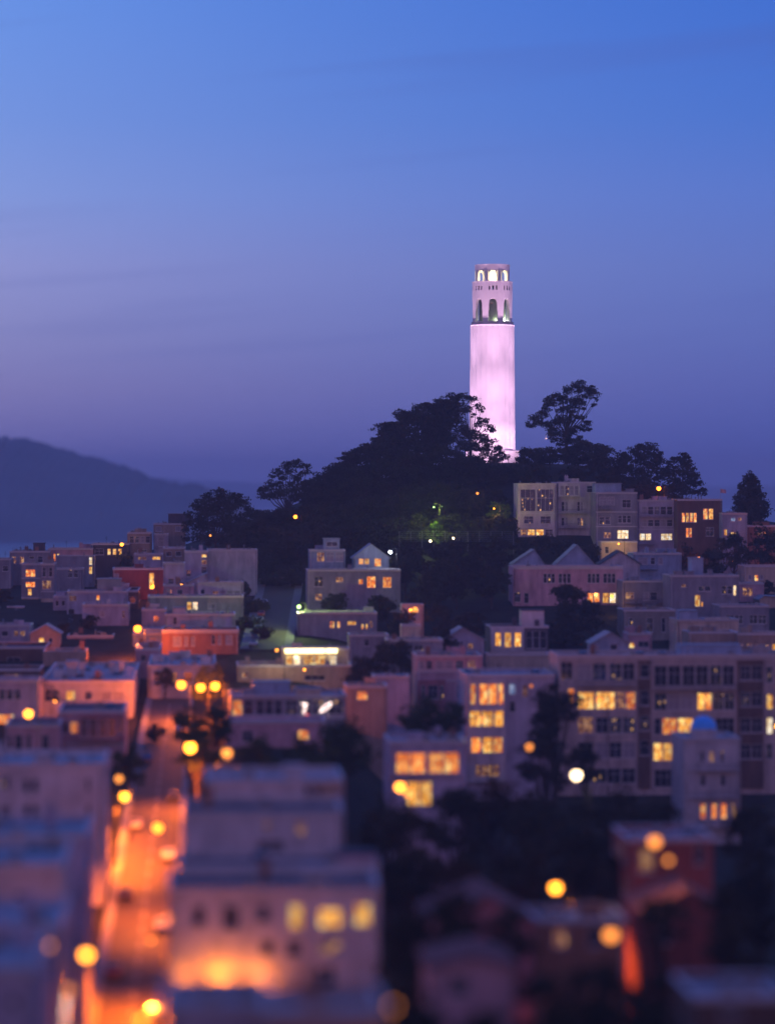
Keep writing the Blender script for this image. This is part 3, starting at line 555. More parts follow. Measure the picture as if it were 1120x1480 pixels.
B('house', 'small white house with dark roof edge and shuttered gable window', 868, 925, 815, 818, 'white', 8, R(886, 906, 801, 812, 'kb', .1), gable=(896, 797), group=g6, roof='dark')
B('apartment_house', 'blue grey flats with roof frames between the mauve house and the crest row', 915, 985, 800, 832, 'blue', 12, R(922, 936, 806, 816, 'b')+R(940, 958, 806, 816, 'kb'), cat='apartments', group=g6, clutter=8, balc=[(918, 950, 822)])
B('house', 'low grey terrace house with a dim amber window right of the glowing pair', 900, 968, 840, 784, 'grey', 12, R(903, 916, 856, 866, 'd')+R(930, 938, 856, 868, 'b')+R(940, 950, 856, 868, 'k'), group=g6, clutter=9, balc=[(902, 966, 871)])
B('house', 'olive plaster house with arched dark windows on the right slope', 901, 976, 882, 752, 'olive', 12, R(908, 915, 893, 904, 'p')+R(934, 944, 893, 914, 'k')+R(956, 962, 893, 914, 'k'), group=g6, clutter=6)
B('house', 'grey flat house with two speckled windows and one bright amber one', 968, 1068, 832, 772, 'grey', 13, R(984, 992, 844, 849, 'd')+R(1009, 1027, 847, 855, 'pp', .08)+R(1043, 1059, 847, 859, 'pp', .08)+R(1060, 1064.5, 846, 861, 'w')+R(1004, 1012, 860, 877, 'y')+R(1013, 1016, 870, 877, 'y'), group=g6, clutter=6, pent=[(1003, 1020, 808, 4, 6, 'blue')])
B('house', 'cream mission style house with round gable and red roof strip', 1075, 1150, 818, 828, 'cream', 10, R(1081, 1086, 831, 838, 'b')+R(1090, 1096, 831, 840, 'o')+R(1098, 1103, 831, 838, 'b'), group=g6, clutter=0, roof='tile', trim='trim')
B('house', 'pink cube house with a deep framed window below the mission house', 1066, 1104, 843, 800, 'pink', 9, R(1073, 1088, 849, 862, 'd'), group=g6, clutter=2, bays=[])
B('house', 'tan house at the right edge with pitched side wall', 1098, 1160, 866, 792, 'cream', 10, [], gable=(1104, 862), group=g6)
B('house', 'grey house with two large speckled window pairs near the right edge', 1040, 1112, 876, 756, 'grey', 12, R(1048, 1074, 889, 902, 'pp', .08)+R(1083, 1108, 889, 902, 'pp', .08), group=g6, clutter=4)
B('house', 'cream house with blue side wall and roof terrace box', 978, 1068, 896, 728, 'cream', 12, R(1040, 1046, 928, 936, 'k'), group=g6, clutter=2, pent=[(984, 1010, 884, 2, 6, 'blue')], side=('L', 2, 2, 'k'))
B('house', 'tan lower house with two bedroom windows in front of the cream house', 995, 1066, 914, 708, 'tan', 10, R(1003, 1013, 930, 938, 'k')+R(1037, 1045, 931, 938, 'k'), group=g6, clutter=5)
B('house', 'tan house with a row of five small lit windows at the right edge', 1066, 1150, 916, 705, 'tan', 10, R(1069, 1074, 930, 934, 'd')+R(1079, 1087, 930, 934, 'd')+R(1091, 1095, 930, 934, 'd')+R(1106, 1112, 931, 940, 'y')+R(1116, 1124, 931, 940, 'y'), group=g6, clutter=3)
B('house', 'small blue gabled cottage just behind the long apartment roof', 856, 908, 930, 672, 'blue', 9, R(882, 892, 931, 940, 'k'), gable=(882, 915), group=g6)
B('house', 'pink and brown cottage with one tiny lit window behind the apartment roof', 908, 942, 916, 690, 'pink', 9, R(909, 917, 929, 937, 'y')+R(922, 938, 927, 936, 'k'), group=g6, clutter=3)
# ---- big apartment block
B('apartment_block', 'long apartment block of window bands with brown strips filling the right middle', 806, 1180, 947, 600, 'taupe', 16,
  R(809, 827, 956, 982, 'k')+R(834, 876, 958, 983, 'bb', .05)+R(880, 917, 958, 983, 'pk', .05)+
  R(820, 829, 995, 1020, 'o')+R(834, 858, 1000, 1025, 'y')+R(861, 888, 1000, 1025, 'y')+R(890, 918, 1000, 1025, 'do', .06)+
  R(834, 857, 1036, 1060, 'k')+R(860, 918, 1036, 1060, 'kkb', .05)+R(834, 857, 1072, 1096, 'k')+R(860, 918, 1072, 1096, 'bkb', .05)+
  R(945, 984, 962, 992, 'kk', .05)+R(986, 1024, 962, 992, 'kk', .05)+R(1026, 1062, 962, 992, 'pk', .05)+
  R(945, 1002, 1002, 1027, 'bbb', .05)+R(1008, 1029, 1002, 1027, 'yo', .06)+R(1031, 1062, 1002, 1027, 'pp', .05)+
  R(945, 955, 1038, 1062, 'k')+R(957, 1002, 1038, 1062, 'oy', .05)+R(1005, 1062, 1038, 1062, 'bk', .06)+
  R(944, 986, 1074, 1100, 'yyy', .05)+R(1005, 1062, 1074, 1100, 'kk', .06)+R(834, 918, 1110, 1132, 'kpkk', .06)+R(945, 1062, 1112, 1138, 'kkk', .06)+
  R(924, 938, 960, 980, 'k')+R(924, 938, 998, 1020, 'k')+R(924, 938, 1034, 1056, 'k')+R(924, 938, 1070, 1092, 'k')+
  R(1070, 1102, 962, 984, 'kk', .1)+R(1070, 1102, 1000, 1022, 'kk', .1)+R(1070, 1102, 1038, 1060, 'kk', .1)+R(1070, 1102, 1076, 1098, 'kk', .1)+
  R(1108, 1134, 964, 988, 'bb')+R(1109, 1134, 1004, 1026, 'yy')+R(1109, 1134, 1038, 1062, 'ww')+R(1108, 1134, 1076, 1098, 'kk'),
  cat='apartments', clutter=26, bands=(952,), bays=[(922, 940, 956, 1140, .3, 'brown'), (1066, 1104, 956, 1140, .3, 'brown')],
  balc=[(834, 919, 990), (944, 1064, 996)], pent=[(990, 1080, 936, 6, 6, 'blue')])
dm = B('domed_house', 'white narrow house of stacked balconies crowned by a bright blue dome', 988, 1070, 1068, 530, 'white', 14,
  R(1012, 1018, 1086, 1102, 'k')+R(1025, 1032, 1086, 1102, 'd')+R(1040, 1047, 1086, 1102, 'k')+R(1012, 1020, 1120, 1137, 'k')+R(1041, 1049, 1120, 1137, 'k')+
  R(1012, 1020, 1162, 1184, 'o')+R(1028, 1036, 1162, 1184, 'o')+R(1042, 1050, 1162, 1184, 'o')+R(1057, 1065, 1162, 1184, 'd')+R(1012, 1020, 1200, 1215, 'k'),
  cat='house', clutter=1, balc=[(1004, 1068, 1112), (1000, 1068, 1152), (1004, 1068, 1194)], bands=(1113, 1153, 1194))
mb = MB(); r_ = 19/K*530; ux = wx(1022, 530)-wx(1029, 530); zc = wz(1068, 530)-dm.location.z
mb.lathe([(r_*1.02, -.1), (r_*1.02, 1.1), (r_*1.12, 1.15), (r_*1.12, 1.4), (r_, 1.45)], 32, c=(ux, 4, zc)); mb.build('drum', 'wall_white', dm)
mb = MB(); mb.lathe([(r_*math.cos(a)+1e-4, 1.42+r_*.98*math.sin(a)) for a in np.linspace(0, math.pi/2, 12)], 32, c=(ux, 4, zc)); mb.build('dome', 'blue_tile', dm, smooth=True)
# ---- right foreground
g7 = 'red and pink roofed houses in the blurred right foreground'
B('house', 'dark red house with flat roof and yellow porch lamp in the blurred right', 905, 1030, 1212, 345, 'red', 12, R(922, 944, 1228, 1262, 'd')+R(1004, 1018, 1222, 1250, 'k'), group=g7, clutter=3, side=('L', 3, 3, 'kd'))
B('house', 'blurred red house with a broad pale gable roof slope at the right', 925, 1055, 1320, 318, 'red', 12, R(950, 970, 1335, 1365, 'k'), gable=(1000, 1290), roof='tile', group=g7)
B('house', 'blurred house with pinkish tiled gable roof at the centre right', 620, 770, 1335, 300, 'rose', 14, R(650, 680, 1342, 1366, 'd'), gable=(705, 1298), roof='tile', group=g7)
B('house', 'blurred brick house lit orange beside the nearest right street lamp', 770, 905, 1330, 312, 'brick', 10, R(800, 820, 1340, 1370, 'd')+R(850, 870, 1340, 1370, 'k'), group=g7, clutter=3)
B('house', 'blurred small pink roofed house near the bottom centre', 622, 742, 1400, 248, 'pink', 10, R(650, 676, 1412, 1440, 'k'), gable=(690, 1385), roof='tile', group=g7)
B('house', 'blurred mauve shed roof house at the lower right', 1000, 1150, 1440, 235, 'brown', 10, R(1040, 1070, 1450, 1470, 'k'), group=g7, clutter=3)

def wire_stair():
    D = 571; t = thing('outside_stair', 'dark outside stair running down the white apartment house above the lit nook', 'stair', (wx(58, D), D, wz(1022, D)), ROT)
    mb = MB(); L_ = wx(98, D)-wx(58, D); h = wz(984, D)-wz(1022, D); n = 18
    for k in range(n):
        x = L_*k/n; z = h*(1-k/n); mb.box(x, x+L_/n, -1.0, -.05, z-.12, z)
    mb.build('tread', 'metal', t); mb = MB()
    for y in (-1.05, -.02):
        mb.cyl((0, y, h+1), (L_, y, 1), .05, n=6); mb.cyl((0, y, h-.1), (L_, y, -.1), .11, n=6)
        for k in range(10): x = L_*k/9; z = h*(1-k/9); mb.cyl((x, y, z), (x, y, z+1), .03, n=5)
    mb.build('handrail', 'trim_dark', t)
wire_stair()
D = 560.2
t = thing('neon_sign', 'glowing white neon squiggle with red tip in the studio window, left one', 'neon sign', (wx(440, D), D-.45, wz(1024, D)), ROT)
mb = MB(); P = [(-.6, .9), (.5, .8), (-.1, .4), (.3, 0), (-.3, -.5), (.1, -.9)]
for a, b in zip(P, P[1:]): mb.cyl((a[0], 0, a[1]), (b[0], 0, b[1]), .07, n=8)
mb.build('tube', 'neon_white', t); mb = MB(); mb.cyl((.2, 0, -1), (.7, 0, -1.1), .07, n=8); mb.build('red_tube', 'neon_red', t)
t = thing('neon_sign', 'glowing leaf shaped neon loop in the studio window, right one', 'neon sign', (wx(471, D), D-.45, wz(1023, D)), ROT)
mb = MB(); P = [(-1., -.8), (-.7, -.1), (0, .5), (1., .9), (.7, .2), (0, -.3), (-1., -.8)]
for a, b in zip(P, P[1:]): mb.cyl((a[0], 0, a[1]), (b[0], 0, b[1]), .07, n=8)
mb.build('tube', 'neon_white', t)
# wall lamps washing the front of the centre house
D = 290
for i, (px, lb) in enumerate(((268, 'left lamp of three washing the blurred white front orange'), (318, 'middle and brightest lamp washing the blurred white front orange'), (372, 'right lamp of three washing the blurred white front orange'))):
    z = wz(1425, D); t = thing('wall_lamp', lb, 'wall lamp', (wx(px, D), D-1.5-.059*(wx(px, D)-wx(396, D))*0, z), ROT, 'lamps under the orange lit wall')
    mb = MB(); mb.cyl((0, 1.5, 0), (0, .1, 0), .05); mb.build('bracket', 'pole', t); mb = MB(); mb.cyl((0, 0, -.12), (0, 0, .1), .2, .28, n=12); mb.build('shade', 'pole', t)
    mb = MB(); mb.cyl((0, 0, .1), (0, 0, .16), .24, n=12); mb.build('bulb', 'lamp_orange', t)
    ld = bpy.data.lights.new('glow', 'POINT'); ld.energy = (320, 1250, 560)[i]; ld.color = (1, .24, .015); ld.shadow_soft_size = .15
    lo = bpy.data.objects.new('glow', ld); COL.objects.link(lo); lo.parent = t; lo.location = (0, 0, .4)
# fence of the courts and the flag
def net_fence(x0, x1, y0, y1, D, label):
    a = wx(x0, D); b = wx(x1, D); z0, z1 = wz(y1, D), wz(y0, D); t = thing('court_fence', label, 'fence', (a, D, z0))
    n = int((b-a)/3); mb = MB()
    for i in range(n+1): x = (b-a)*i/n; mb.cyl((x, 0, -3), (x, 0, z1-z0), .06, n=6)
    mb.build('post', 'metal', t)
    mb = MB()
    for k in range(6): z = (z1-z0)*(k+1)/6; mb.cyl((0, -.07, z), (b-a, -.07, z), .03, n=5)
    mb.build('rail', 'metal', t)
net_fence(577, 742, 768, 785, 858, 'tall thin wire court fence below the grove left of the crest flats')
D = 868; t = thing('flag_pole', 'thin flag pole with small pale flag right of the crest row', 'flag', (wx(1041, D), D, ground(wx(1041, D), D)))
zt = wz(706, D)-t.location.z; mb = MB(); mb.cyl((0, 0, 0), (0, 0, zt), .07, .04, n=6); mb.build('pole', 'trim', t)
mb = MB(); n = 8
for i in range(n):
    x0, x1 = 1.6*i/n, 1.6*(i+1)/n; y0, y1 = .12*math.sin(i), .12*math.sin(i+1); mb.q((x0, y0, zt-1.2-x0*.1), (x1, y1, zt-1.2-x1*.1), (x1, y1, zt-.1-x1*.15), (x0, y0, zt-.1-x0*.15))
mb.build('flag', 'wall_pink', t)
# parked cars
def make_car(col, label, loc, rz, gl):
    t = thing('parked_car', label, 'car', loc, rz, gl)
    prof = [(-2.1, .35), (-2.15, .75), (-1.95, .9), (-1.1, 1.0), (-.5, 1.42), (.9, 1.45), (1.6, 1.02), (2.1, .92), (2.15, .4)]
    mb = MB(); n = len(prof)
    for s in (-1, 1):
        for (y, z) in prof: mb.v.append((s*(.86 if z < 1.1 else .68), y, z))
    for i in range(n): j = (i+1) % n; mb.f.append((i, j, n+j, n+i))
    mb.f.append(tuple(range(n))[::-1]); mb.f.append(tuple(range(n, 2*n))); mb.build('body', 'car_'+col, t)
    for nm, p in (('windscreen', [(-.62, -1.06, 1.05), (.62, -1.06, 1.05), (.58, -.55, 1.41), (-.58, -.55, 1.41)]), ('rear_window', [(-.62, 1.54, 1.08), (.62, 1.54, 1.08), (.58, .96, 1.44), (-.58, .96, 1.44)])):
        q = MB(); c = Vector((0, -.02 if nm[0] == 'w' else .02, .02)); q.q(*[Vector(a)+c for a in p]); q.q(*[Vector(a)+c*.3 for a in p]); q.build(nm, 'glass', t)
    for s in (-1, 1):
        q = MB(); q.q((s*.80, -.85, 1.06), (s*.80, 1.3, 1.08), (s*.70, .9, 1.4), (s*.70, -.45, 1.38)); q.build('side_window', 'glass', t)
        for y in (-1.35, 1.3):
            q = MB(); q.cyl((s*.70, y, .33), (s*.90, y, .33), .33, n=16); wl = q.build('wheel', 'rubber', t)
            q = MB(); q.cyl((s*.90, y, .33), (s*.915, y, .33), .19, n=12); q.build('rim', 'metal', wl)
        q = MB(); q.box(s*.62-.16, s*.62+.16, -2.19, -2.12, .62, .76); q.build('headlight', 'trim', t)
        q = MB(); q.box(s*.64-.14, s*.64+.14, 2.10, 2.17, .7, .84); q.build('tail_light', 'car_red', t)
    return t
def copy_car(src, label, loc, rz):
    c = src.copy(); COL.objects.link(c); c.location = loc; c.rotation_euler = (0, 0, rz); c['label'] = label
    for ch in list(src.children):
        d = ch.copy(); COL.objects.link(d); d.parent = c
        for g in ch.children: e = g.copy(); COL.objects.link(e); e.parent = d
    return c
protos = {}
def car(col, label, x, y, rz, gr):
    z = ground(x, y); z = max(ground(x-2, y), ground(x+2, y), z)+.37; 
    if col in protos: c = copy_car(protos[col], label, (x, y, z), rz); c['group'] = gr
    else: c = protos[col] = make_car(col, label, (x, y, z), rz, gr)
    return c
ga = 'cars parked on the orange lit street'; gb = 'cars parked on the steep street by the grove'
for i, (y, s, col) in enumerate([(262, 1, 'silver'), (285, 1, 'black'), (300, -1, 'white'), (331, 1, 'blue'), (352, -1, 'red'), (378, 1, 'silver'), (398, -1, 'black'), (425, 1, 'white'), (449, -1, 'silver'), (476, 1, 'black'), (520, -1, 'blue'), (560, 1, 'white')]):
    nth = ('nearest', 'second', 'third', 'fourth', 'fifth', 'sixth', 'seventh', 'eighth', 'ninth', 'tenth', 'eleventh', 'farthest')[i]
    car(col, f'{col} car parked on the {"right" if s > 0 else "left"} side of the orange lit street, {nth} from the bottom', streetA(y)+s*2.55, y, R_(3.4)+(math.pi if s < 0 else 0), ga)
for i, (y, col) in enumerate([(712, 'silver'), (722, 'black'), (733, 'white'), (744, 'blue'), (755, 'silver'), (767, 'red'), (778, 'black'), (790, 'white')]):
    nth = ('lowest', 'second', 'third', 'fourth', 'fifth', 'sixth', 'seventh', 'highest')[i]
    car(col, f'{col} car on the steep street left of the green lamp, {nth} in the line', streetB(y)-2.9, y, 0, gb)
# ------------------------------------------------------------------ the tower
TD = 1000.; TX = wx(711.5, TD); tz = lambda y: wz(y, TD)
TB = wz(666, TD)
tw = thing('memorial_tower', 'tall fluted concrete tower lit pink with arched crown on the hilltop', 'tower', (TX, TD, TB), 0)
Z_ = lambda y: tz(y)-TB
def shell(name, rfun, thick, z0, z1, hole, mat, nt=256, dz=.22, rin=None):
    nz = max(1, int(round((z1-z0)/dz))); mb = MB(); zs = [z0+(z1-z0)*j/nz for j in range(nz+1)]
    A = [-math.pi/2+2*math.pi*k/nt for k in range(nt+1)]
    grid = [[hole((A[k]+A[k+1])/2+math.pi/2, (zs[j]+zs[j+1])/2) for k in range(nt)] for j in range(nz)]
    def P(k, j, inner):
        a = A[k % nt]; r = rfun(a+math.pi/2, zs[j])-(thick if inner else 0); return (r*math.cos(a), r*math.sin(a), zs[j])
    for j in range(nz):
        for k in range(nt):
            if grid[j][k]: continue
            mb.q(P(k, j, 0), P(k+1, j, 0), P(k+1, j+1, 0), P(k, j+1, 0)); mb.q(P(k, j, 1), P(k+1, j, 1), P(k+1, j+1, 1), P(k, j+1, 1))
            if grid[j][(k-1) % nt]: mb.q(P(k, j, 0), P(k, j, 1), P(k, j+1, 1), P(k, j+1, 0))
            if grid[j][(k+1) % nt]: mb.q(P(k+1, j, 0), P(k+1, j, 1), P(k+1, j+1, 1), P(k+1, j+1, 0))
            if j == 0 or grid[j-1][k]: mb.q(P(k, j, 0), P(k+1, j, 0), P(k+1, j, 1), P(k, j, 1))
            if j == nz-1 or grid[j+1][k]: mb.q(P(k, j+1, 0), P(k+1, j+1, 0), P(k+1, j+1, 1), P(k, j+1, 1))
    return mb.build(name, mat, tw)
def arch(a, z, r, hw, z0, z1, n=8, taper=0.):
    d = (a+math.pi/n) % (2*math.pi/n)-math.pi/n; x = abs(d)*r; h_ = hw+taper*max(0, 1-(z-z0)/(z1-z0))
    if z < z0 or z > z1: return False
    if z > z1-hw: return x < math.sqrt(max(hw*hw-(z-(z1-hw))**2, 0))
    return x < h_
# shaft: gentle taper, 24 shallow flutes
nt, nz = 288, 46; mb = MB(); zb, zt = Z_(652), Z_(471)
for j in range(nz+1):
    t = j/nz; r0 = 7.42+(7.02-7.42)*t
    for k in range(nt):
        a = 2*math.pi*k/nt-math.pi/2; fl = abs(math.sin(12*(a+math.pi/2))); r = r0-.20*(1-fl)**2*0-.16*fl
        mb.v.append((r*math.cos(a), r*math.sin(a), zb+(zt-zb)*t))
for j in range(nz):
    for k in range(nt): mb.f.append((j*nt+k, j*nt+(k+1) % nt, (j+1)*nt+(k+1) % nt, (j+1)*nt+k))
mb.build('shaft', 'concrete', tw)
mb = MB(); mb.lathe([(5.4, zt-.01), (7.04, zt-.01), (7.12, zt+.12), (7.12, zt+.3), (5.4, zt+.3)], 96); mb.build('shaft_rim', 'concrete', tw)
# loggia drum with eight tall arches
zl0, zl1 = zt+.3, Z_(408.5)
def fl(a, z, r, dp=.10): return r-dp*abs(math.sin(4*a))**8*0
def hl(a, z):
    if arch(a, z, 6.45, 1.28, Z_(465.5), Z_(432.5), taper=.35): return True
    d = (a+math.pi/8) % (math.pi/4)-math.pi/8
    if Z_(420.5) < z < Z_(414): return any(abs(d*6.4-o_) < .27 for o_ in (-1.15, 0, 1.15))
    return False
shell('arcade', lambda a, z: 6.45, 1.15, zl0, zl1, hl, 'concrete', 264, .2)
mb = MB(); mb.lathe([(4.3, zl0), (4.3, zl1-3)], 48); mb.build('inner_core', 'concrete_green', tw)
mb = MB(); mb.lathe([(3.4, zl1-3), (5.32, zl1-3), (5.32, zl1-2.7), (3.4, zl1-2.7)], 48); mb.build('arcade_ceiling', 'concrete_green', tw)
mb = MB(); mb.lathe([(3.4, Z_(466.5)), (5.32, Z_(466.5))], 48); mb.build('arcade_floor', 'concrete_green', tw)
mb = MB()
for k in range(8):   # balustrades with small brackets under each arch
    a = math.pi/4*k-math.pi/2
    for i in range(9):
        b = a+(i-4)*.052; c, s = math.cos(b), math.sin(b); mb.cyl((6.62*c, 6.62*s, zl0), (6.62*c, 6.62*s, zl0+.75), .10, n=6)
mb.build('bracket', 'concrete', tw)
for k in range(8):
    a0 = math.pi/4*k-math.pi/2-.27; mb = MB(); mb.lathe([(6.47, zl0+.75), (6.8, zl0+.75), (6.8, Z_(465.6)), (6.47, Z_(465.6)), (6.47, zl0+.75)], 10, a0, a0+.54); mb.build('balcony', 'concrete', tw)
mb = MB(); mb.lathe([(4.4, zl1), (6.47, zl1), (6.5, zl1+.1), (6.5, zl1+.32), (4.4, zl1+.32)], 96); mb.build('ledge', 'concrete', tw)
zc0, zc1 = zl1+.32, Z_(383.5)
def hc(a, z):
    if arch(a, z, 5.6, 1.22, zc0+.05, Z_(391.3)): return True
    d = (a+math.pi/8) % (math.pi/4)-math.pi/8
    return zc0+.05 < z < Z_(392) and 1.42 < abs(d*5.6) < 1.66
def rc(a, z):
    d = abs((a+math.pi/8) % (math.pi/4)-math.pi/8); return 5.72 if d > .30 and z < Z_(391) else 5.6
shell('crown', rc, .8, zc0, zc1, hc, 'concrete', 256, .2)
mb = MB(); mb.lathe([(5.0, zc1), (5.66, zc1), (5.66, zc1+.18), (5.0, zc1+.18)], 96); mb.build('coping', 'concrete', tw)
mb = MB(); mb.lathe([(1.9, zc0+.02), (1.9, zc1-.6), (.01, zc1-.4)], 40, c=(1.0, .6, 0)); mb.build('crown_core', 'concrete', tw)
mb = MB(); mb.lathe([(.01, zc0+.02), (4.8, zc0+.02)], 48); mb.build('roof_deck', 'paving', tw)
# square podium
mb = MB(); zp = Z_(651.5); mb.box(-8.2, 8.2, -8.2, 8.2, -3, zp-.35); mb.box(-8.45, 8.45, -8.45, 8.45, zp-.35, zp); mb.build('podium', 'concrete', tw)
mb = MB(); mb.box(-1.4, 1.4, -8.26, -8.205, -2.5, 1.6); mb.build('entrance', 'trim_dark', tw)
def lamp_data(kind, e, col, soft=.2, **k):
    ld = bpy.data.lights.new('glow', kind); ld.energy = e; ld.color = col; ld.shadow_soft_size = soft
    for a, b in k.items(): setattr(ld, a, b)
    return ld
for i in range(8):
    a = math.pi/4*(i+.5); lo = bpy.data.objects.new('crown_light', lamp_data('POINT', 800, (1, .82, .42), .25)); COL.objects.link(lo); lo.parent = tw; lo.location = (3.4*math.cos(a), 3.4*math.sin(a), zc0+.9)
for i, (a, e, c) in enumerate(((-.55, 300, (.85, 1, .75)), (-.1, 400, (1, 1, .8)), (-1.35, 90, (.9, 1, .7)), (-2.2, 60, (.9, 1, .6)))):
    lo = bpy.data.objects.new('arcade_light', lamp_data('POINT', e, c, .15)); COL.objects.link(lo); lo.parent = tw; lo.location = (4.8*math.cos(a), 4.8*math.sin(a), Z_(466.5)+.7)
mb = MB(); mb.lathe([(.01, .3), (.2, .2), (.3, 0), (.2, -.2), (.01, -.3)], 12, c=(-.4, -4.8, Z_(439))); mb.build('hanging_lamp', 'lit_d', tw)
PINK = (1, .58, .87)
SPOTS = ((10, 34, 9500), (40, 26, 9500), (56, 20, 14000), (65, 16, 33000), (74, 10.5, 120000))
fl_lab = {-100: 'left of the two front floodlights', -78: 'right of the two front floodlights', -150: 'floodlight left of the tower', -32: 'floodlight right of the tower', 150: 'floodlight behind the tower on the left', 40: 'floodlight behind the tower on the right'}
for ang, lb in fl_lab.items():
    a = R_(ang); rr = 21; loc = Vector((TX+rr*math.cos(a), TD+rr*math.sin(a), 0)); loc.z = max(ground(loc.x, loc.y), TB-2)
    t = thing('floodlight', 'small black pole '+lb+' aimed up at the tower', 'floodlight', loc, a+math.pi/2+math.pi, 'floodlights round the tower')
    t.rotation_euler = (0, 0, 0)
    mb = MB(); mb.cyl((0, 0, -1), (0, 0, 1.5), .1, n=8); mb.build('pole', 'pole', t); mb = MB(); mb.box(-.35, .35, -.25, .25, 1.5, 2.0); mb.build('housing', 'pole', t)
    base = Vector((0, 0, 2.4)); 
    # wide wash whose upper edge ends at the ledge, and a narrow one for the upper drum
    zl = (TB+zl1)-loc.z-2.4; dist = rr-6.45; top = math.atan2(zl+.9, dist); low = math.atan2(-2.5, dist)
    for (ax, hf, e) in SPOTS:
        mid = R_(ax); d = Vector((-math.cos(a)*math.cos(mid), -math.sin(a)*math.cos(mid), math.sin(mid)))
        ld = lamp_data('SPOT', .88*e*(1 if ang in (-100, -78) else 1.3), PINK, .2, spot_size=R_(2*hf), spot_blend=1); o_ = bpy.data.objects.new('beam', ld); COL.objects.link(o_); o_.parent = t
        o_.location = base; o_.rotation_euler = d.to_track_quat('-Z', 'Y').to_euler()
# ------------------------------------------------------------------ trees
def crown(lobes, leaf, dens, seed, mat, root):
    rng = np.random.RandomState(seed); C, S = [], []
    for (x, y, z, rx, ry, rz) in lobes:
        n = max(20, int(dens*4*math.pi*rx*(rz+rx)/2/(leaf*leaf)*1.7)); d = rng.randn(n, 3); d /= np.linalg.norm(d, axis=1)[:, None]
        rad = (.35+.65*rng.rand(n)**.45)*(1+.16*rng.randn(n)); m_ = 7; sc_ = rng.randn(m_, 3); sc_ = sc_/np.linalg.norm(sc_, axis=1)[:, None]*(.35+.5*rng.rand(m_, 1)); sr = .30+.38*rng.rand(m_); pk = rng.randint(0, m_, n)
        C.append(np.array((x, y, z))+(sc_[pk]+d*(rad*sr[pk])[:, None]*np.array((1.15, 1.15, .8)))*np.array((rx, ry, rz))*1.12); S.append(leaf*(.5+.9*rng.rand(n)))
    C = np.concatenate(C); S = np.concatenate(S)[:, None]; n = len(C)
    a = rng.randn(n, 3); a /= np.linalg.norm(a, axis=1)[:, None]; b = np.cross(a, rng.randn(n, 3)); b /= np.linalg.norm(b, axis=1)[:, None]
    a = a*S*.62; b = b*S*.34
    V = np.stack([C-a, C-b*1.0, C+a, C+b], 1).reshape(-1, 3).astype(np.float32)
    me = bpy.data.meshes.new('crown'); me.vertices.add(4*n); me.vertices.foreach_set('co', V.ravel())
    me.loops.add(4*n); me.loops.foreach_set('vertex_index', np.arange(4*n, dtype=np.int32)); me.polygons.add(n)
    me.polygons.foreach_set('loop_start', np.arange(0, 4*n, 4, dtype=np.int32)); me.polygons.foreach_set('loop_total', np.full(n, 4, dtype=np.int32))
    me.materials.append(MAT[mat]); me.update(calc_edges=True)
    o = bpy.data.objects.new('crown', me); COL.objects.link(o); o.parent = root; return n
NLEAF = 0
